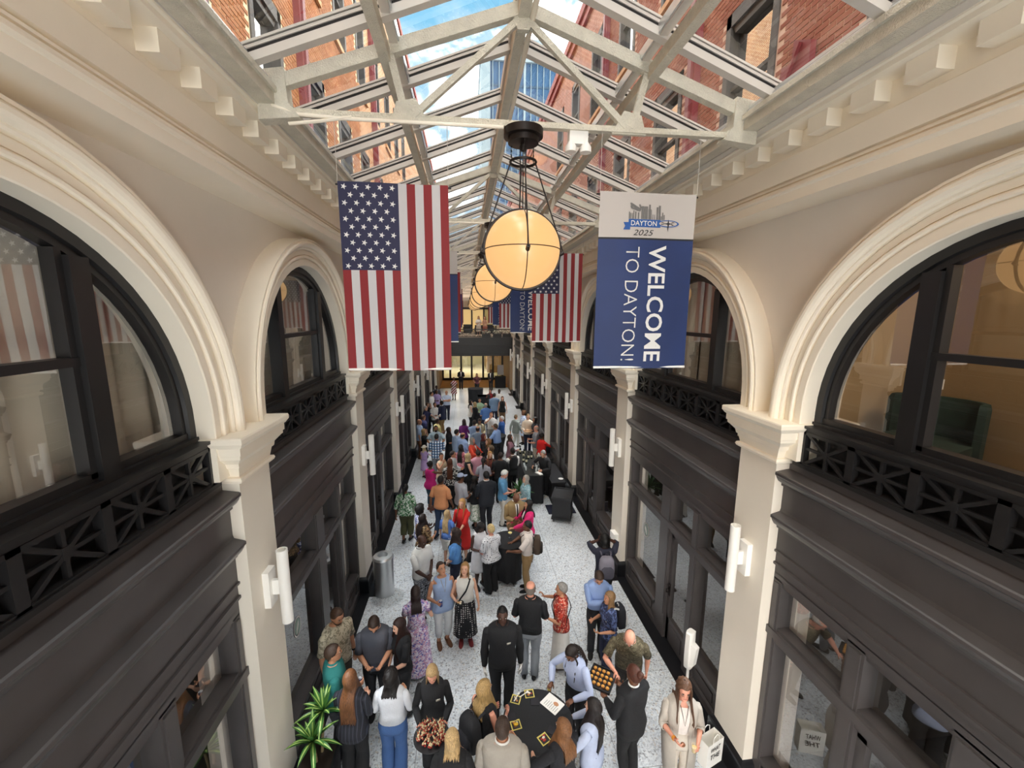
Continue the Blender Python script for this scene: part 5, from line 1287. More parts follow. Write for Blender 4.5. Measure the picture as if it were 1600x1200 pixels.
LG, LY = M('dracaena green', '3F7030', .45), M('dracaena stripe', 'A9C46A', .45)
for c in ((.06, .12, 1.2), (.0, -.12, 1.02)):
    a = MB(); a.tube([(c[0]*.5, c[1]*.5, .64), (c[0], c[1], c[2])], [.02, .014], 8); a.build('stem', M('cane', '7A6A4A', .8), T, smooth=60)
    leafplant(T, c, 20, .42, LG, LY, .15, 1.35, .030)
T = empty('potted_fern', label='leafy green fern in a white pot among guests left of the bar', cat='plant', loc=(1.08, 12.75, 0))
a = MB(); a.lathe([(.16, 0), (.2, .5), (.21, .52), (.18, .52)], 20); a.build('pot', WHITE, T, smooth=40)
leafplant(T, (0, 0, .52), 34, .55, M('fern green', '2F5B28', .6), M('fern light', '47783A', .6), .2, 1.4, .05, .8)
T = empty('sanitiser_stand', label='white floor standing hand sanitiser dispenser by the first right pilaster', cat='dispenser', loc=(2.78, 5.42, 0), rz=.5)
a = MB(); a.lathe([(.17, 0), (.17, .012), (.03, .02)], 24); a.build('base', WHITE, T, smooth=40)
a = MB(); a.tube([(0, 0, .015), (0, 0, .85)], .022, 10); a.build('post', WHITE, T, smooth=60)
a = MB(); a.loft([[(x, y*.5+dy, z) for x, y in ((-h, -.07), (-h*.6, -.10), (h*.6, -.10), (h, -.07), (h, .07), (h*.6, .10), (-h*.6, .10), (-h, .07))] for z, h, dy in ((.80, .05, 0), (.84, .075, 0), (1.0, .085, 0), (1.15, .085, 0), (1.42, .08, 0), (1.44, .06, 0))]); a.build('panel', WHITE, T, smooth=30)
a = MB(); a.loft([[(x, -.05-d*k, z) for x, k in ((-.055, 0), (-.045, 1), (.045, 1), (.055, 0))] for z, d in ((.86, .02), (.9, .05), (1.1, .07), (1.22, .08), (1.25, .03))]); a.build('dispenser', WHITE, T, smooth=30)
T = empty('wall_dispenser', label='small white box on the second right pilaster above the photographer', cat='dispenser', loc=(2.99, 9.2, .84))
a = MB(); a.box(-.12, -.001, -.13, .13, -.02, .16); a.build('housing', WHITE, T)
a = MB(); a.box(-.10, -.02, -.10, .10, -.05, -.02); a.build('tray', M('light grey', 'C9C9C6', .5), T)
a = MB(); a.box(.05, 1.7, 26.6, 27.3, .0, 1.0); a.box(.03, 1.72, 26.58, 27.32, .97, 1.0); a.build('counter', CLOTH, label='black draped counter in front of the far lobby', cat='table')
T = empty('sign_easel', label='white notice on a black easel at the right of the far lobby', cat='sign', loc=(2.35, 36.6, 0))
a = MB(); a.box(-.28, .28, -.02, .02, .95, 1.85); a.build('notice', M('notice', 'D8DCE6', .6), T)
for x in (-.25, .25): a = MB(); a.tube([(x, .0, .95), (x*1.3, -.05, 0)], .02, 6); a.build('leg', BLACK, T)
a = MB(); a.tube([(0, .03, 1.3), (0, .4, 0)], .02, 6); a.build('leg', BLACK, T)
a = MB(); a.box(-.5, .4, -.35, .35, 0, .95); a.box(-.52, .42, -.37, .37, .93, .97); a.build('cabinet', CLOTH, label='black draped stand beside the notice in the far lobby', cat='stand').location = (2.3, 35.6, 0)
# round shop logos on the glass
def decal(s, y, z, r, label):
    T = empty('window_decal', label=label, cat='sticker', loc=(s*3.244, y, z))
    q = np.arange(28)*2*PI/28
    a = MB(); a.add([(0, r*.8*math.cos(t), r*math.sin(t)) for t in q]+[(0, r*.68*math.cos(t), r*.86*math.sin(t)) for t in q], [(i, (i+1) % 28, 28+(i+1) % 28, 28+i) for i in range(28)]); a.build('ring', LETW, T)
    a = MB(); a.add([(0, r*.6*math.cos(t), r*.76*math.sin(t)) for t in q], [tuple(range(28))]); a.build('disc', M('decal green grey', '8FA39A', .6), T)
    a = MB(); a.add([(-s*.002, r*x, r*z_) for x, z_ in ((-.28,-.45),(.05,-.3),(.3,.05),(.25,.5),(-.05,.25),(-.25,-.1))], [(0,1,2,3,4,5)]); a.bar((-s*.003, -r*.3, -r*.5), (-s*.003, r*.2, r*.35), .004, .012, (1, 0, 0)); a.build('leaf_mark', LETW, T)
decal(-1, 5.92, 1.62, .16, 'round pale leaf logo on the first left shop window')
decal(1, 8.15, 1.62, .17, 'round pale leaf logo on the first right shop window')
# ================================================================ THE GUESTS
p = person
NB, NV, BL, JE, KH, GR, WH = '17171A', '1E2440', '141417', '2D4363', 'A88C66', '8C9096', 'E9E6E1'
# far end
p(720, 576, 1.78, 175, 'm', 'b', ('crop','151212'), ('suit',NB,1), ('trousers',NB), 'both', 'person in dark clothes standing before the far lobby doors')
p(709, 590, 1.68, 185, 'f', 'b', ('bun','1A1413'), ('dress','diag:9E2230:E6DEDA',.3), ('none',NB,.55), 'both', 'person in a red and white striped dress, alone at the far end')
p(745, 584, 1.66, 180, 'f', 'm', ('bob','2A1B14'), ('blouse','floral:3A2328:8E4A55',.5), ('trousers',NB), 'table', 'person in a dark floral blouse behind the far round table')
p(767, 578, 1.74, 200, 'm', 'b', ('crop','151212'), ('suit',NB,1), ('trousers',NB), 'clasp', 'person in a black suit right of the far lobby doors')
p(766, 609, 1.62, 185, 'f', 'r', ('bob','3A1A18'), ('blouse','9A2F33',.5), ('trousers',NB), 'both', 'person in a dark red top behind the black counter')
p(763, 617, 1.70, 265, 'f', 'b', ('long','151212'), ('blouse',NB,1), ('trousers',NB), 'both', 'person in black leaning by the black counter')
p(780, 609, 1.78, 200, 'm', 'd', ('crop','141010'), ('polo',WH,.5), ('trousers',KH), 'down', 'person in a white shirt, farthest at the right wall')
p(785, 620, 1.68, 185, 'f', 'l', ('long','5A3A28'), ('tank',BL,0), ('wide','6E543A'), 'down', 'person in a black top and wide brown trousers near the far right')
p(772.5, 615, 1.85, 5, 'm', 'm', ('short','2A1C15'), ('suit','7F97B5',1), ('trousers',NV), 'clasp', 'person in a pale blue blazer seen from behind, far right', w=1.08)
p(735, 626, 1.68, 80, 'f', 'l', ('long','241812'), ('tank','E6DED2',0), ('wide',BL), 'both', 'person in a pale sleeveless top and black trousers, far centre')
p(742, 629, 1.66, 70, 'f', 'l', ('bob','C0A070'), ('blouse',NB,1), ('wide',BL), 'phone', 'blonde person in black, far centre', w=1.08)
p(749.5, 623, 1.68, 185, 'f', 'm', ('pony','1E1512'), ('blouse','A9C8A8',.3), ('skirt',BL,.9), 'both', 'person in a mint green top, far centre')
p(759, 630.5, 1.76, 350, 'm', 'l', ('fringe','9A938A'), ('polo','5C82BE',.5), ('trousers',NV), 'both', 'balding person in a mid blue shirt seen from behind, far centre', w=1.1)
p(767.5, 645, 1.80, 182, 'm', 'm', ('short','5A3B28'), ('shirtin',WH,.5), ('trousers','8F8A84'), 'face', 'person in a white shirt drinking, far centre')
p(784, 651, 1.76, 268, 'm', 'r', ('thin','DAD6D0'), ('shirt','2F5A9E',1), ('trousers',NV), 'both', 'white haired person in a royal blue shirt, facing left', w=1.08)
p(749, 653.5, 1.72, 175, 'f', 'm', ('long','2B1A14'), ('cardigan','D8CBA8',1,'E8E0D0'), ('trousers','4A4238'), 'both', 'person in a cream jacket looking down, far centre', look=35)
p(741, 657.5, 1.80, 15, 'm', 'm', ('short','2A1C15'), ('shirtin','A9BEE2',1), ('trousers',NV), 'reachL', 'person in a pale blue shirt reaching left, seen from behind', w=1.05)
p(746.5, 667, 1.78, 8, 'm', 'm', ('fringe','2A1C15'), ('suit','8696AB',1), ('trousers','3A4250'), 'down', 'person with a bald patch in a grey blue jacket, back turned', w=1.1)
p(774, 663, 1.80, 300, 'm', 'm', ('short','4A3828'), ('shirtin','92AEE0',1), ('trousers',BL), 'table', 'person in a bright pale blue shirt at the far draped table', w=1.12, lean=8)
p(725, 656, 1.66, 20, 'f', 'm', ('bob','2A1815'), ('blouse','7A2A78',1), ('trousers',NV), 'both', 'person in a purple top seen from behind')
p(713.5, 672, 1.76, 55, 'm', 'm', ('short','1C1512'), ('shirt','A9BCD8',1), ('trousers','4A5060'), 'cup', 'dark haired person in a pale blue shirt, turned away to the right')
p(723, 677, 1.76, 50, 'm', 'm', ('fringe','20160F'), ('shirt','A3BAE2',1), ('trousers','4A5060'), 'both', 'person with a bald crown in a light blue shirt, back turned', w=1.08)
p(755.5, 679, 1.70, 110, 'f', 'm', ('bob','5A201C'), ('suit','24262C',1), ('trousers',BL), 'both', 'person with dark red hair in a black jacket, mid crowd')
p(738, 685, 1.66, 112, 'f', 'r', ('bob','8E8478'), ('suit','D6452E',1,'EDE6DF'), ('trousers',NB), 'table', 'grey haired person in a bright orange red jacket', w=1.08)
p(763, 687, 1.66, 255, 'f', 'l', ('curly','7A5634'), ('blouse',BL,1), ('trousers',NB), 'both', 'person with light brown curly hair, mid crowd')
p(766.7, 697.5, 1.66, 268, 'f', 'l', ('curly','5A4630'), ('tee',WH,.5), ('trousers',NB), 'both', 'person with dark curly hair in a white top, facing left')
p(747, 704, 1.74, 355, 'm', 'm', ('short','2A1C15'), ('shirt','E0A3B4',1), ('trousers',NV), 'both', 'person in a pale pink shirt seen from behind, mid crowd', w=1.12)
p(720, 696, 1.68, 25, 'f', 'm', ('vlong','1B1210'), ('blouse','floral:C0606E:8C3440:E7B6B8',1), ('wide',NB), 'both', 'long dark haired person in a pink floral top, back turned')
p(707.5, 706, 1.68, 95, 'm', 'm', ('short','2A1C15'), ('shirt','B9BBBE',1), ('trousers','3A3D44'), 'phone', 'person in sunglasses and a light grey shirt', extra=(('sunglasses',),))
p(733, 709, 1.70, 80, 'f', 'l', ('bob','C9AE82'), ('tank',BL,0), ('trousers',BL), 'clasp', 'blonde person in a sleeveless black top, facing right', w=1.08)
p(760, 706.5, 1.68, 178, 'f', 'l', ('long','B5854E'), ('blouse','floral:2A2020:8E3A36:6A4030',1), ('wide',NB), 'both', 'blonde person in a dark floral top facing the camera')
p(755.5, 716, 1.66, 10, 'f', 'm', ('pony','1E1512'), ('tee','B9B6C0',.5), ('trousers',NB), 'both', 'person in a pale grey tee with a dark ponytail, back turned')
p(782, 708, 1.76, 12, 'm', 'b', ('crop','241512'), ('tee','1C1C1F',.5), ('trousers',BL), 'both', 'person in a black tee shirt seen from behind, left of the bar', w=1.1)
p(801, 701, 1.78, 330, 'm', 'b', ('crop','181210'), ('vest','18181B',0,'EDEBE8'), ('trousers',BL), 'both', 'bar server in black waistcoat with white sleeves')
p(797, 680, 1.68, 92, 'f', 'l', ('long','3A241B'), ('cardigan','8E6470',1,'2A2024'), ('wide','6A4048'), 'cup', 'person in a mauve cardigan, facing right')
p(785.5, 735, 1.76, 95, 'm', 'r', ('short','E2DFDA'), ('shirt','5E95BE',.5), ('trousers','CFC9BE'), 'phone', 'white haired person in a light blue shirt and pale trousers', look=30, w=1.05)
p(719.5, 741, 1.78, 60, 'm', 'b', ('cap','1A1412','A9B6D2'), ('tee','B4B6BD',.5), ('trousers','2A2C34'), 'both', 'person in a light blue cap and grey tee shirt', w=1.12, extra=(('watch',1),))
p(742, 745, 1.62, 80, 'f', 'b', ('long','171210'), ('blouse',BL,.5), ('skirt','floral:C9D2C0:6E8A6A:F0EFE6',.75), 'both', 'person in a black top and pale printed skirt, beside the capped man')
p(703, 718, 1.70, 5, 'f', 'm', ('vlong','5E2F18'), ('blouse','floral:17171A:E2DED8',.7), ('wide',BL), 'both', 'long auburn haired person in a black and white floral top')
p(695, 708.5, 1.66, 140, 'f', 'm', ('bun','241812'), ('tank','D9C6A6',0), ('skirt','B9B4B0',.8), 'face', 'person in a cream sleeveless top looking up to the right', turn=20)
p(672, 721.5, 1.66, 40, 'f', 'b', ('bun','151010'), ('tank','E02A86',0), ('trousers','2F4A5E',.8), 'face', 'person in a bright pink sleeveless top and jeans', w=1.15, shoes='8A4F48')
p(682, 679, 1.80, 2, 'm', 'm', ('crop','14100F'), ('shirt','plaid:D5E0EA:4F7CA6:1F3656',.5), ('trousers','7E8288'), 'both', 'person in a blue and white plaid shirt seen from behind', w=1.12)
p(681, 666, 1.78, 182, 'm', 't', ('short','1A1412'), ('polo','C9DDE8',.5), ('trousers',NV), 'table', 'bearded person in a pale cyan polo facing the camera, left of centre', w=1.08, extra=(('beard',),))
p(662, 671, 1.64, 90, 'f', 'l', ('bob','A98A5E'), ('dress',BL,.5), ('none',BL,.6), 'reach2', 'person with dark blonde hair in a black dress by the left wall')
p(653.5, 656, 1.78, 85, 'm', 'm', ('none',), ('shirt','AFC6E4',.5), ('trousers','7A4E34'), 'down', 'bald person in a pale blue shirt and brown trousers by the left wall', w=1.1)
p(663, 635, 1.74, 100, 'm', 'l', ('thin','BEB8B0'), ('polo','23264E',.5), ('trousers',NB), 'reachL', 'person in a navy polo holding out a hand, left wall')
p(661.5, 649, 1.74, 55, 'm', 'm', ('short','3A2418'), ('polo','1E2148',.5), ('shorts','B9AE9E'), 'down', 'person in a navy shirt and pale shorts, left wall', w=1.08)
p(662.5, 697.5, 1.28, 40, 'f', 'l', ('hat','D8C39A','EDE6D6'), ('dress','BFA2D2',.3), ('none','B9A0CC',.6), 'reach', 'small child in a lilac dress and pale sun hat')
p(701, 668.5, 1.68, 85, 'f', 'm', ('vlong','241512'), ('dress',BL,.5), ('none',BL,.9), 'cup', 'long dark haired person in a black dress, left of centre')
p(683, 655, 1.74, 60, 'm', 'b', ('crop','2A1A14'), ('polo','E0CF8E',.5), ('trousers','6A5238'), 'both', 'person in a pale yellow shirt, left wall group')
p(690, 627, 1.80, 300, 'm', 'b', ('crop','1A1412'), ('suit','1E2440',1), ('trousers','8A6C40'), 'both', 'person in a navy blazer and tan trousers, left wall group', w=1.1)
p(684, 629, 1.76, 150, 'm', 'm', ('short','2A1C15'), ('shirt',WH,1), ('trousers',NB), 'both', 'person in a white shirt facing the navy blazer')
p(674, 613, 1.80, 100, 'm', 'm', ('crop','3A2A22'), ('shirt',WH,.5), ('trousers',NB), 'down', 'tall person in a white shirt at the far left wall', w=1.08)
p(682, 610, 1.72, 150, 'm', 'b', ('short','1A1412'), ('shirt','BFA9DA',.5), ('trousers',NB), 'both', 'person in a lilac shirt at the far left wall')
p(682, 603, 1.70, 160, 'm', 'd', ('crop','120E0D'), ('suit','4A4A52',1), ('trousers',NB), 'down', 'person in dark grey, farthest along the left wall')
p(697.5, 611, 1.78, 178, 'm', 'm', ('none',), ('polo','C2CCE0',.5), ('trousers','1B1F30'), 'cross', 'bald person with folded arms in a pale blue polo, far left', w=1.12)
p(666.5, 630, 1.70, 130, 'f', 'l', ('bob','6A5040'), ('blouse',NB,1), ('trousers',NB), 'both', 'person in dark clothes behind the navy polo, left wall')
# right wall group
p(806, 649, 1.60, 50, 'm', 'm', ('short','6A5238'), ('suit','8F9690',1), ('trousers','C9C7C0'), 'walk', 'person in a light grey suit walking away, right side', walk=.14)
p(818, 642, 1.70, 250, 'f', 'b', ('bun','7A5638'), ('dress','floral:C9D6EC:5E7EB8:E8EBF2',.5), ('none','C9D6EC',.55), 'both', 'person in a blue and white printed dress, right side')
p(825, 648, 1.80, 185, 'm', 'l', ('short','8E7450'), ('shirt','E6D6C2',1), ('trousers','1F2740'), 'tray', 'person in a cream shirt holding a straw hat, right side')
p(832, 652, 1.72, 260, 'f', 'm', ('bob','1E1512'), ('blouse','3A3A40',.5), ('trousers',NB), 'both', 'dark haired person half hidden behind the cream shirt, right wall')
p(838, 666, 1.76, 285, 'm', 'r', ('fringe','B9A898'), ('tee','8A8D94',.5), ('trousers','C2B5A4'), 'both', 'bald person in a grey tee and beige trousers, right wall', w=1.12)
p(847, 678, 1.70, 60, 'f', 'b', ('bun','181210'), ('tee','DE2420',.7), ('skirt','E5E1DA',.5), 'reach', 'person in a bright red top and white skirt, right wall', w=1.1)
p(844, 704, 1.72, 232, 'm', 'l', ('short','8E8A86'), ('shirt','1B1B1E',1), ('trousers',BL), 'pour', 'grey haired bartender in black pouring behind the bar', w=1.12, look=15, shoes='C9C5BE', lean=8)
p(822, 744, 1.64, 255, 'f', 'l', ('bob','A9A39C'), ('blouse','floral:86AEB8:6A929E:B4CED2',.7), ('skirt','8FB4BE',.8), 'both', 'grey haired person in a pale teal dress beside the fern', w=1.08)
# middle of the hall
p(633, 758, 1.70, 12, 'f', 'b', ('pony','141010'), ('blouse','floral:DCE8D8:3F8A4A:2A5A36',.7), ('wide','4A4A2E',.92), 'walk', 'person in a green print blouse and olive trousers walking by the left wall', w=1.2, walk=.12)
p(688.5, 745, 1.82, 25, 'm', 'b', ('short','1A1210'), ('shirt','E09A6A',.5), ('trousers','24344E'), 'walk', 'person in an orange shirt and jeans walking away', walk=.22, w=1.05)
p(755, 737, 1.84, 342, 'm', 'm', ('short','151010'), ('suit','20232B',1,'E8E6E2'), ('trousers','17191F'), 'both', 'person in a dark suit with white collar seen from behind, mid hall', w=1.1)
p(722, 781, 1.70, 205, 'f', 'l', ('long','B58A54'), ('dress','C8231F',.7), ('none','C8231F',.62), 'reachL', 'person with golden hair in a red dress', extra=())
p(701, 798, 1.48, 30, 'f', 'l', ('vlong','B59A70'), ('polo','5E84CC',.5), ('shorts','D8D5CE'), 'cup', 'girl with long blonde hair in a blue polo and white shorts')
p(656, 790, 1.68, 65, 'f', 'd', ('afro','14100E'), ('blouse','floral:E2E2EA:2A3470:3A4A98',.5), ('wide','floral:4A3A88:E2E2EA',1), 'both', 'person in a blue and white floral outfit, left of centre')
p(660, 805, 1.64, 45, 'f', 'm', ('vlong','1E1210'), ('blouse','floral:3A2A20:B59A70:7A5A3A',.7), ('wide',BL), 'both', 'long dark haired person in a brown floral top, left of centre')
p(657, 838, 1.80, 125, 'm', 'd', ('none',), ('polo','ECEAE6',.5), ('trousers','floral:6E727A:2A2C32:B0B3B8'), 'clasp', 'bald person in a white polo and patterned trousers', w=1.12, look=15)
p(711.5, 828, 1.70, 283, 'f', 'l', ('curly','2E1E18'), ('teein','5E98DA',.5), ('trousers','1E2338'), 'clasp', 'person with dark curly hair in a light blue tee', extra=(('strap',1,BL),('watch',-1,'D8D4CC')))
p(805, 769, 1.80, 165, 'm', 'b', ('none',), ('suit','8E7650',1,'ECE8E0','1B1B22'), ('trousers','8E7650'), 'both', 'bald person in a tan suit and dark tie, looking down', look=40, w=1.08)
p(826, 783, 1.68, 262, 'f', 'm', ('long','17110F'), ('suit','D8286E',1), ('trousers',NB), 'reach2', 'person in a hot pink blazer, right of centre')
p(749, 815, 1.66, 152, 'f', 'd', ('bob','17110F'), ('dress','E4E2E6',0), ('none','E4E2E6',.55), 'both', 'person in a white sleeveless dress with a black handbag', look=35)
p(767, 821, 1.66, 325, 'f', 'r', ('crop','D6BC86'), ('blouse','dots:E6E6EA:23263A',.5), ('wide',BL), 'both', 'person with short blonde hair in a black and white patterned blouse', w=1.18)
p(823, 815, 1.72, 280, 'm', 'b', ('crop','15100E'), ('shirtin','E8DCD4',.5), ('trousers','9A7C54'), 'table', 'person in a pale shirt and khaki trousers beside the mid hall table', w=1.05, extra=(('strap',1,'3A3028'),))
PH = p(945, 838, 1.74, 8, 'm', 'd', ('afro','100E0D'), ('tee','2E3040',.7), ('trousers',BL), 'camera', 'photographer with dark hair and a grey backpack, by the second right pilaster', lean=6)
# nearest guests
A1 = p(690, 882, 1.70, 160, 'f', 'm', ('short','3A2A20'), ('tank','9DB3D8',0), ('trousers','D4D6D8',.86), 'cup', 'person in glasses and a pale blue sleeveless top, looking up', look=-18, turn=-14, w=1.14, shoes='6A4630', extra=(('glasses','2A1A16'),('lanyard','B9A27A')))
A2 = p(726, 883, 1.66, 176, 'f', 'l', ('bob','A57E4E'), ('blousein','ECE8E0',0), ('skirt','dots:17171B:CFCBC6',.85), 'cup', 'person in a cream top and black dotted skirt, looking up', look=-16, turn=14, shoes='7E2A2C', extra=(('strap',1,'17171B',.016),))
p(649, 919, 1.68, 350, 'f', 'l', ('long','241512'), ('dress','floral:E4DCEA:6E68B0:C89AB8',.3), ('none','floral:E4DCEA:6E68B0:C89AB8',1.02), 'cup', 'long dark haired person in a white and violet floral dress, back turned')
p(520, 952, 1.82, 125, 'm', 'm', ('short','4A3426'), ('tee','floral:C9BFA8:C4BAA2:8E8672',.5), ('trousers','4A4640'), 'down', 'bearded person in a beige printed tee leaning by the left shop front', extra=(('beard',),('watch',-1,'1B1A1C')), w=1.1, look=20)
A3 = p(519, 1011, 1.76, 70, 'm', 'm', ('short','3A2A20'), ('polo','1F6A66',.5), ('trousers','3A3C42'), 'cup', 'person in glasses and a teal polo holding a drinks can', extra=(('glasses',),), w=1.12)
p(546, 1052, 1.72, 8, 'f', 'l', ('vlong','6A4428'), ('suit','pin:1E1F28:3A3C48',1), ('wide',BL), 'phone', 'long brown haired person in a black pinstripe jacket, back turned')
A4 = p(584, 958, 1.80, 172, 'm', 'm', ('short','2E1F17'), ('polo','4A4C55',.5), ('trousers','1E1E22'), 'phone', 'person in a dark grey polo looking down at a phone', look=42, w=1.08, extra=(('beard',),))
p(626, 968, 1.68, 238, 'f', 'l', ('vlong','2A1611'), ('teein',BL,.5), ('wide',BL), 'clasp', 'long dark haired person in a black tee and black trousers', look=12)
p(610, 1050, 1.64, 5, 'f', 'm', ('curly','17110F'), ('blousein','D8DAE0',1), ('wide','3F5F92'), 'both', 'person in a white blouse and wide blue jeans, back turned', w=1.08)
A5 = p(675, 1038, 1.66, 178, 'f', 'r', ('bob','A88A60'), ('shirt','1A1A1D',1), ('wide',BL), 'tray', 'server with blonde hair in black carrying a platter of skewers', look=25, extra=(('badge',),))
p(785, 952, 1.84, 180, 'm', 'd', ('crop','120E0D'), ('shirt','19191C',1), ('trousers',BL), 'down', 'server in black with white gloves, standing behind the near table', w=1.14, extra=(('gloves',),('badge',)))
p(829, 912, 1.82, 15, 'm', 'r', ('fringe','7A7068'), ('polo','1A1A1D',.5), ('trousers','8C9096'), 'both', 'balding person in a black polo and grey trousers, back turned', w=1.06)
A6 = p(878, 913, 1.66, 285, 'f', 'm', ('short','8A8682'), ('blouse','floral:C8402E:E8B09A:8E2A24',.5), ('skirt','DDD8D2',.92), 'gest', 'grey haired person in a red floral top and white skirt, gesturing', shoes='4A3A34', extra=(('strap',-1,'1B1A1C'),))
p(936, 889, 1.78, 192, 'm', 'm', ('short','3A2C24'), ('shirtin','8FA8D8',1), ('trousers','26272C'), 'cross', 'person in a blue checked shirt looking at a wrist', look=40)
p(953, 927, 1.60, 262, 'f', 'm', ('bob','8A6A48'), ('tee','floral:2A3250:5A6A98',.5), ('trousers',NV), 'both', 'person with a dark backpack, behind the bending man')
p(985, 980, 1.76, 205, 'm', 'r', ('fringe','C2B6AA'), ('shirt','floral:5A5240:6E6650:48412F',.5), ('trousers','2E2A28'), ([(.16,.52,1.12),(-.1,1,-.2),(0,-.2,-1),(1,-.2,-.4)], _m(DN)), 'bald person in an olive patterned shirt reaching for a canape', lean=22, look=20, w=1.1)
A7 = p(991, 1044, 1.76, 335, 'm', 'b', ('bun','4A2618'), ('suit','19191C',1), ('trousers',BL), 'tray', 'server in a black jacket with a tray of canapes, back turned', w=1.05)
A8 = p(1069, 1066, 1.70, 195, 'f', 'r', ('curlylong','5E4230'), ('cardigan','B8B0A6',.7,'E6DED8'), ('wide','C9C0B4'), 'both', 'person with long curly hair in a pale grey open jacket, lower right', turn=-0, look=5, w=1.08, extra=(('glasses','8A5A4A'),('lanyard','3A2E28'),('watch',1,'D88A2E')))
A9 = p(896, 1006, 1.70, 232, 'f', 'b', ('braids','1E1410'), ('shirtin','B9C4E2',1), ('trousers',BL), 'table', 'person with long braids in a pale blue shirt at the near table', look=28, lean=10)
p(928, 1096, 1.66, 308, 'f', 'l', ('vlong','1B1311'), ('shirt','B4BED8',1), ('wide',BL), 'table', 'person with long black hair in a pale blue shirt, right of the near table')
p(880, 1127, 1.66, 330, 'f', 'l', ('long','7A5232'), ('blouse','1D1D22',.7), ('trousers',BL), 'table', 'person with wavy brown hair in black, at the bottom edge by the table')
p(785, 1127, 1.80, 12, 'm', 'm', ('crop','3A2A20'), ('suit','A39C92',1,'E9E6E0'), ('trousers','4A4640'), 'both', 'person with cropped hair in a light grey blazer, bottom edge', w=1.12)
p(756, 1067, 1.72, 52, 'f', 'r', ('long','A98A5A'), ('tank','1A1A1E',0), ('wide',BL), 'both', 'long blonde haired person with a black backpack, left of the near table', extra=(('watch',1,'E4E0DA'),))
p(706, 1146, 1.66, 5, 'f', 'l', ('bob','C0A070'), ('blouse',NB,1), ('trousers',BL), 'both', 'blonde person in black, bottom edge left of the grey blazer')
_k = [(l, q) for l, q, d in PEOPLE]
for i in range(len(_k)):
    for j in range(i):
        d = np.linalg.norm(_k[i][1][:2]-_k[j][1][:2])
        if d < .36: print('CLOSE', round(d, 2), _k[i][0], '|', _k[j][0], _k[i][1][:2].round(2))
# two on the upper level
def up(x, y, *a, **k): person(0, 0, *a, pos=(x, y, 4.402), near=False, **k)
up(.42, 35.6, 1.72, 170, 'f', 'l', ('bob','8A6A48'), ('blouse','E4DED6',.5), ('skirt','E0DACE',.6), 'both', 'person in white standing on the upper level behind the bridge rail')
up(.95, 35.7, 1.70, 200, 'f', 'l', ('long','6A4A30'), ('blouse','C9A08A',0), ('skirt','A86A5E',.6), 'both', 'person in a rosy outfit on the upper level beside the one in white')
# ================================================================ THINGS HELD AND CARRIED
def can(P, label, c1='C9CCD2', c2='2A4A8E'):
    T = empty('drinks_can', label=label, cat='can', loc=P)
    a = MB(); a.lathe([(.024, -.06), (.031, -.05), (.031, .045), (.026, .055)], 18); a.build('body', M('can '+c2, c2, .35, metal=.4), T, smooth=40)
    a = MB(); a.lathe([(.0, .050), (.024, .052), (.026, .057), (.024, .060), (.0, .054)], 18); a.build('lid', M('can lid', c1, .3, metal=.5), T, smooth=40)
can(handpoint(A1, 0, .085), 'silver blue drinks can held by the person in the pale blue top')
can(handpoint(A3, 0, .085), 'silver drinks can in the hand of the person in the teal polo', c2='5A5E78')
T = empty('phone', label='dark phone in the hands of the person in the grey polo', cat='phone', loc=(handpoint(A4, 0, .1)+handpoint(A4, 1, .1))/2, rz=A4['hd'])
a = MB(); a.box(-.036, .036, -.07, .07, -.004, .004); a.build('case', BK, T); a = MB(); a.box(-.032, .032, -.066, .066, .0041, .0048); a.build('screen', M('phone screen', '2A2E36', .1), T)
q = handpoint(A2, 0, .1)
T = empty('snack_tray', label='small dark plate of snacks held by the person in the cream top', cat='plate', loc=q, rz=.3)
a = MB(); a.lathe([(.0, -.006), (.06, -.006), (.075, .008), (.0, .002)], 20); a.build('dish', BK, T, smooth=40)
for x, y, c in ((.02, .01, 'w'), (-.025, .015, 'y'), (0, -.03, 'w')): a = MB(); a.ell((x, y, .014), (.022, .018, .014), 8, 6); a.build('food', FOOD[c], T, smooth=180)
# skewer platter
f = A_([-math.sin(A5['hd']), math.cos(A5['hd']), 0]); c = (A5['wr'][0]+A5['wr'][1])/2+f*.20+A_([0, 0, .03])
T = empty('skewer_platter', label='round dark platter heaped with fruit skewers, held by the blonde server', cat='platter', loc=c)
a = MB(); a.lathe([(.0, -.012), (.2, -.012), (.225, .006), (.22, .010), (.0, .0)], 32); a.build('platter', M('slate platter', '1E1E22', .4), T, smooth=40)
for i in range(95):
    r = .19*math.sqrt(rnd.random()); t = rnd.random()*6.28; x, y = r*math.cos(t), r*math.sin(t); z0 = .03+.05*(1-r/.2)*rnd.random(); an = rnd.random()*6.28; d = A_([math.cos(an)*.4, math.sin(an)*.4, .9])
    a = MB(); a.tube([A_([x, y, z0-.02]), A_([x, y, z0])+d*.085], .0022, 4, 0); o = A_([x, y, z0])
    a.ell(o+d*.0, (.014, .014, .013), 7, 5, 1); a.ell(o+d*.024, (.012, .012, .010), 7, 5, 2); a.ell(o+d*.046, (.011, .011, .010), 7, 5, 1 if i % 3 else 2)
    a.build('skewer', [M('stick', 'CDAE7A', .7), M('tomato', 'A8352A', .4), M('cheese', 'EBDCB4', .5)], T, smooth=60)
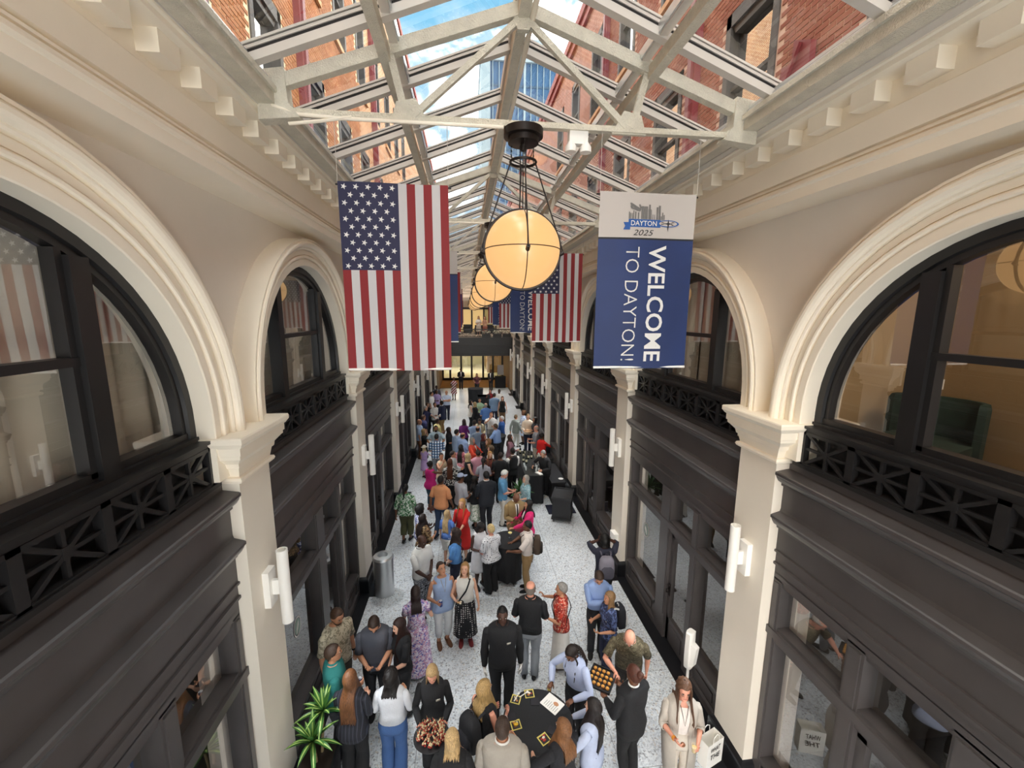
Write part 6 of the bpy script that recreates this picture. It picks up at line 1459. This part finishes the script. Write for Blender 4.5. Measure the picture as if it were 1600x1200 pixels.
# canape tray
f = A_([-math.sin(A7['hd']), math.cos(A7['hd']), 0]); c = (A7['wr'][0]+A7['wr'][1])/2+f*.24+A_([-.03, 0, .03])
T = empty('canape_tray', label='square black tray with rows of golden canapes, held by the server in black', cat='tray', loc=c, rz=A7['hd']+.5)
a = MB(); a.box(-.19, .19, -.17, .17, -.012, 0); a.box(-.2, .2, -.18, -.165, -.012, .02); a.box(-.2, .2, .165, .18, -.012, .02); a.box(-.2, -.185, -.18, .18, -.012, .02); a.box(.185, .2, -.18, .18, -.012, .02); a.build('tray', BK, T)
for i in range(4):
    for j in range(5):
        if (i, j) in ((0, 4), (3, 0)): continue
        a = MB(); x, y = -.125+.083*i, -.13+.065*j; a.lathe([(.022, 0), (.027, .012), (.024, .026), (.0, .03)], 10, (x, y, 0)); a.ell((x, y, .03), (.012, .012, .009), 7, 5, 1); a.build('canape', [M('golden pastry', 'C98A3E', .5), M('canape top', 'E2B45A', .5)], T, smooth=50)
# straw hat, glasses, drinks in the crowd
def cup(I, i, label, col='D9B46A'):
    T = empty('tumbler', label=label, cat='glass', loc=handpoint(I, i, .09))
    a = MB(); a.lathe([(.028, -.045), (.034, .055)], 14, cap=False); a.build('glass', GLASS, T, smooth=60); a = MB(); a.lathe([(.0, -.043), (.027, -.043), (.031, .02), (0, .02)], 14); a.build('drink', M('drink '+col, col, .2), T, smooth=60)
cup(A8, 1, 'small tumbler of pale drink held by the person in the grey open jacket', 'E3C98A'); cup(A6, 1, 'tumbler of red drink held by the gesturing person', '6A2024'); cup(A9, 0, 'tumbler of yellow drink held above the leaflet', 'E0C860')
a = MB(); a.ell((0, 0, 0), (.034, .024, .018), 9, 6); o = a.build('bread_roll', FOOD['o'], smooth=180, label='golden roll in the hand above the leaflet', cat='food'); o.location = handpoint(A9, 1, .10)
a = MB(); a.ell((0, 0, 0), (.03, .03, .02), 9, 6); o = a.build('pastry', FOOD['b'], smooth=180, label='brown pastry in the right hand of the person in the grey open jacket', cat='food'); o.location = handpoint(A8, 0, .10)
hq = at(824.5, 673, 1.12)
T = empty('straw_hat', label='wide straw hat held at the waist by the person in the cream shirt', cat='hat', loc=hq)
a = MB(); a.lathe([(.0, .05), (.08, .05), (.10, .0), (.2, -.01), (.2, -.016), (.0, -.0)], 24); a.build('hat', M('straw', 'C9A27E', .8), T, smooth=40)
def backpack(x, y, z, rz, c1, c2, label, sc=1.):
    T = empty('backpack', label=label, cat='backpack', loc=(x, y, z), rz=rz)
    m1, m2 = fabric(c1), fabric(c2); rr = lambda w_, d_, z_, yc=0: ring(z_, w_, d_, yc, 20, 3.5)*A_([sc, sc, sc])
    a = MB(); a.loft([rr(.12, .07, -.22), rr(.15, .095, -.19), rr(.155, .10, 0), rr(.145, .09, .14), rr(.11, .07, .21), rr(.04, .03, .235)]); a.build('bag', m1, T, smooth=50)
    a = MB(); a.loft([rr(.10, .03, -.19, -.10), rr(.125, .045, -.15, -.10), rr(.12, .045, 0, -.10), rr(.07, .02, .05, -.10)]); a.build('front_pocket', m2, T, smooth=50)
    for e in (-1, 1): a = MB(); a.tube([A_(v)*sc for v in ((e*.09, .07, .20), (e*.10, .14, .24), (e*.10, .27, .20), (e*.11, .33, .02), (e*.12, .24, -.14), (e*.11, .08, -.18))], .018, 6); a.build('shoulder_strap', m2, T, smooth=60)
    a = MB(); a.tube([A_(v)*sc for v in ((-.03, .04, .22), (-.02, .04, .26), (.02, .04, .26), (.03, .04, .22))], .008, 6); a.build('grab_handle', m2, T)
def onback(I, c1, c2, label, sc=1., z=1.22, back=.24):
    hd = I['hd']; P = I['loc']; backpack(P[0]+math.sin(hd)*back, P[1]-math.cos(hd)*back, z, hd, c1, c2, label, sc)
onback(PH, '8E8A96', '5A5864', 'grey backpack on the photographer')
bypos = {l: (P, d) for l, P, d in PEOPLE}
def wear(key, c1, c2, label, hd, z=1.2, back=.22, sc=1.):
    P = [v[0] for l, v in bypos.items() if key in l][0]; h = -math.radians(hd); backpack(P[0]+math.sin(h)*back, P[1]-math.cos(h)*back, z, h, c1, c2, label, sc)
wear('with a black backpack, left', '1A1A1E', '26262C', 'black backpack worn left of the near table', 52, 1.16, .23)
wear('with a dark backpack, behind', '1C1D24', 'C9C8C6', 'dark backpack with pale piping behind the bending man', 262, 1.12, .2, .9)
wear('pale shirt and khaki', '4A3C30', '2A2420', 'brown backpack on the person in the pale shirt', 280, 1.16, .22, .9)
def handbag(P, rz, c, label, sc=1.):
    T = empty('handbag', label=label, cat='bag', loc=P, rz=rz)
    a = MB(); a.loft([ring(z, w_, d_, 0, 16, 4)*sc for z, w_, d_ in ((-.13, .15, .055), (-.11, .16, .065), (.05, .12, .045), (.09, .10, .03))]); a.build('bag', fabric(c), T, smooth=50)
    a = MB(); a.tube([A_(v)*sc for v in ((-.07, 0, .08), (-.06, 0, .20), (0, 0, .25), (.06, 0, .20), (.07, 0, .08))], .009, 6); a.build('handle', fabric(c), T, smooth=60)
q = at(738, 868, .75); handbag(q, .3, '1B1A1C', 'black handbag hanging beside the white dress')
q = at(812, 825, .95); handbag(q+A_([.0, .0, 0]), .2, 'B8606A', 'rosy handbag beside the hot pink blazer', .8)
q = at(882, 968, .95); handbag(q, 1.2, '1B1B20', 'small black bag at the hip of the gesturing person', .6)
# white paper bag
q = at(1110, 1168, .60)
T = empty('paper_bag', label='white paper carrier bag with black script, lower right', cat='bag', loc=(q[0], q[1], q[2]-.02), rz=.35)
a = MB(); a.loft([[(-.15, -.07, -.19), (.15, -.07, -.19), (.15, .07, -.19), (-.15, .07, -.19)], [(-.15, -.075, .19), (.15, -.075, .19), (.15, .075, .19), (-.15, .075, .19)]], cap1=False); a.build('bag', WHITE, T)
for yv in (-.075, .075): a = MB(); a.tube([(-.06, yv, .18), (-.05, yv, .27), (0, yv, .30), (.05, yv, .27), (.06, yv, .18)], .004, 5); a.build('handle', WHITE, T)
for tx, z in (('WHAT', .05), ('THE', -.06)): obj('lettering', place_text(text(tx, 1, BK, 'lettering', T, .01, .2), .18, .075, lambda x, y, z=z: (-.09+x, -.0775, z+y)), T)
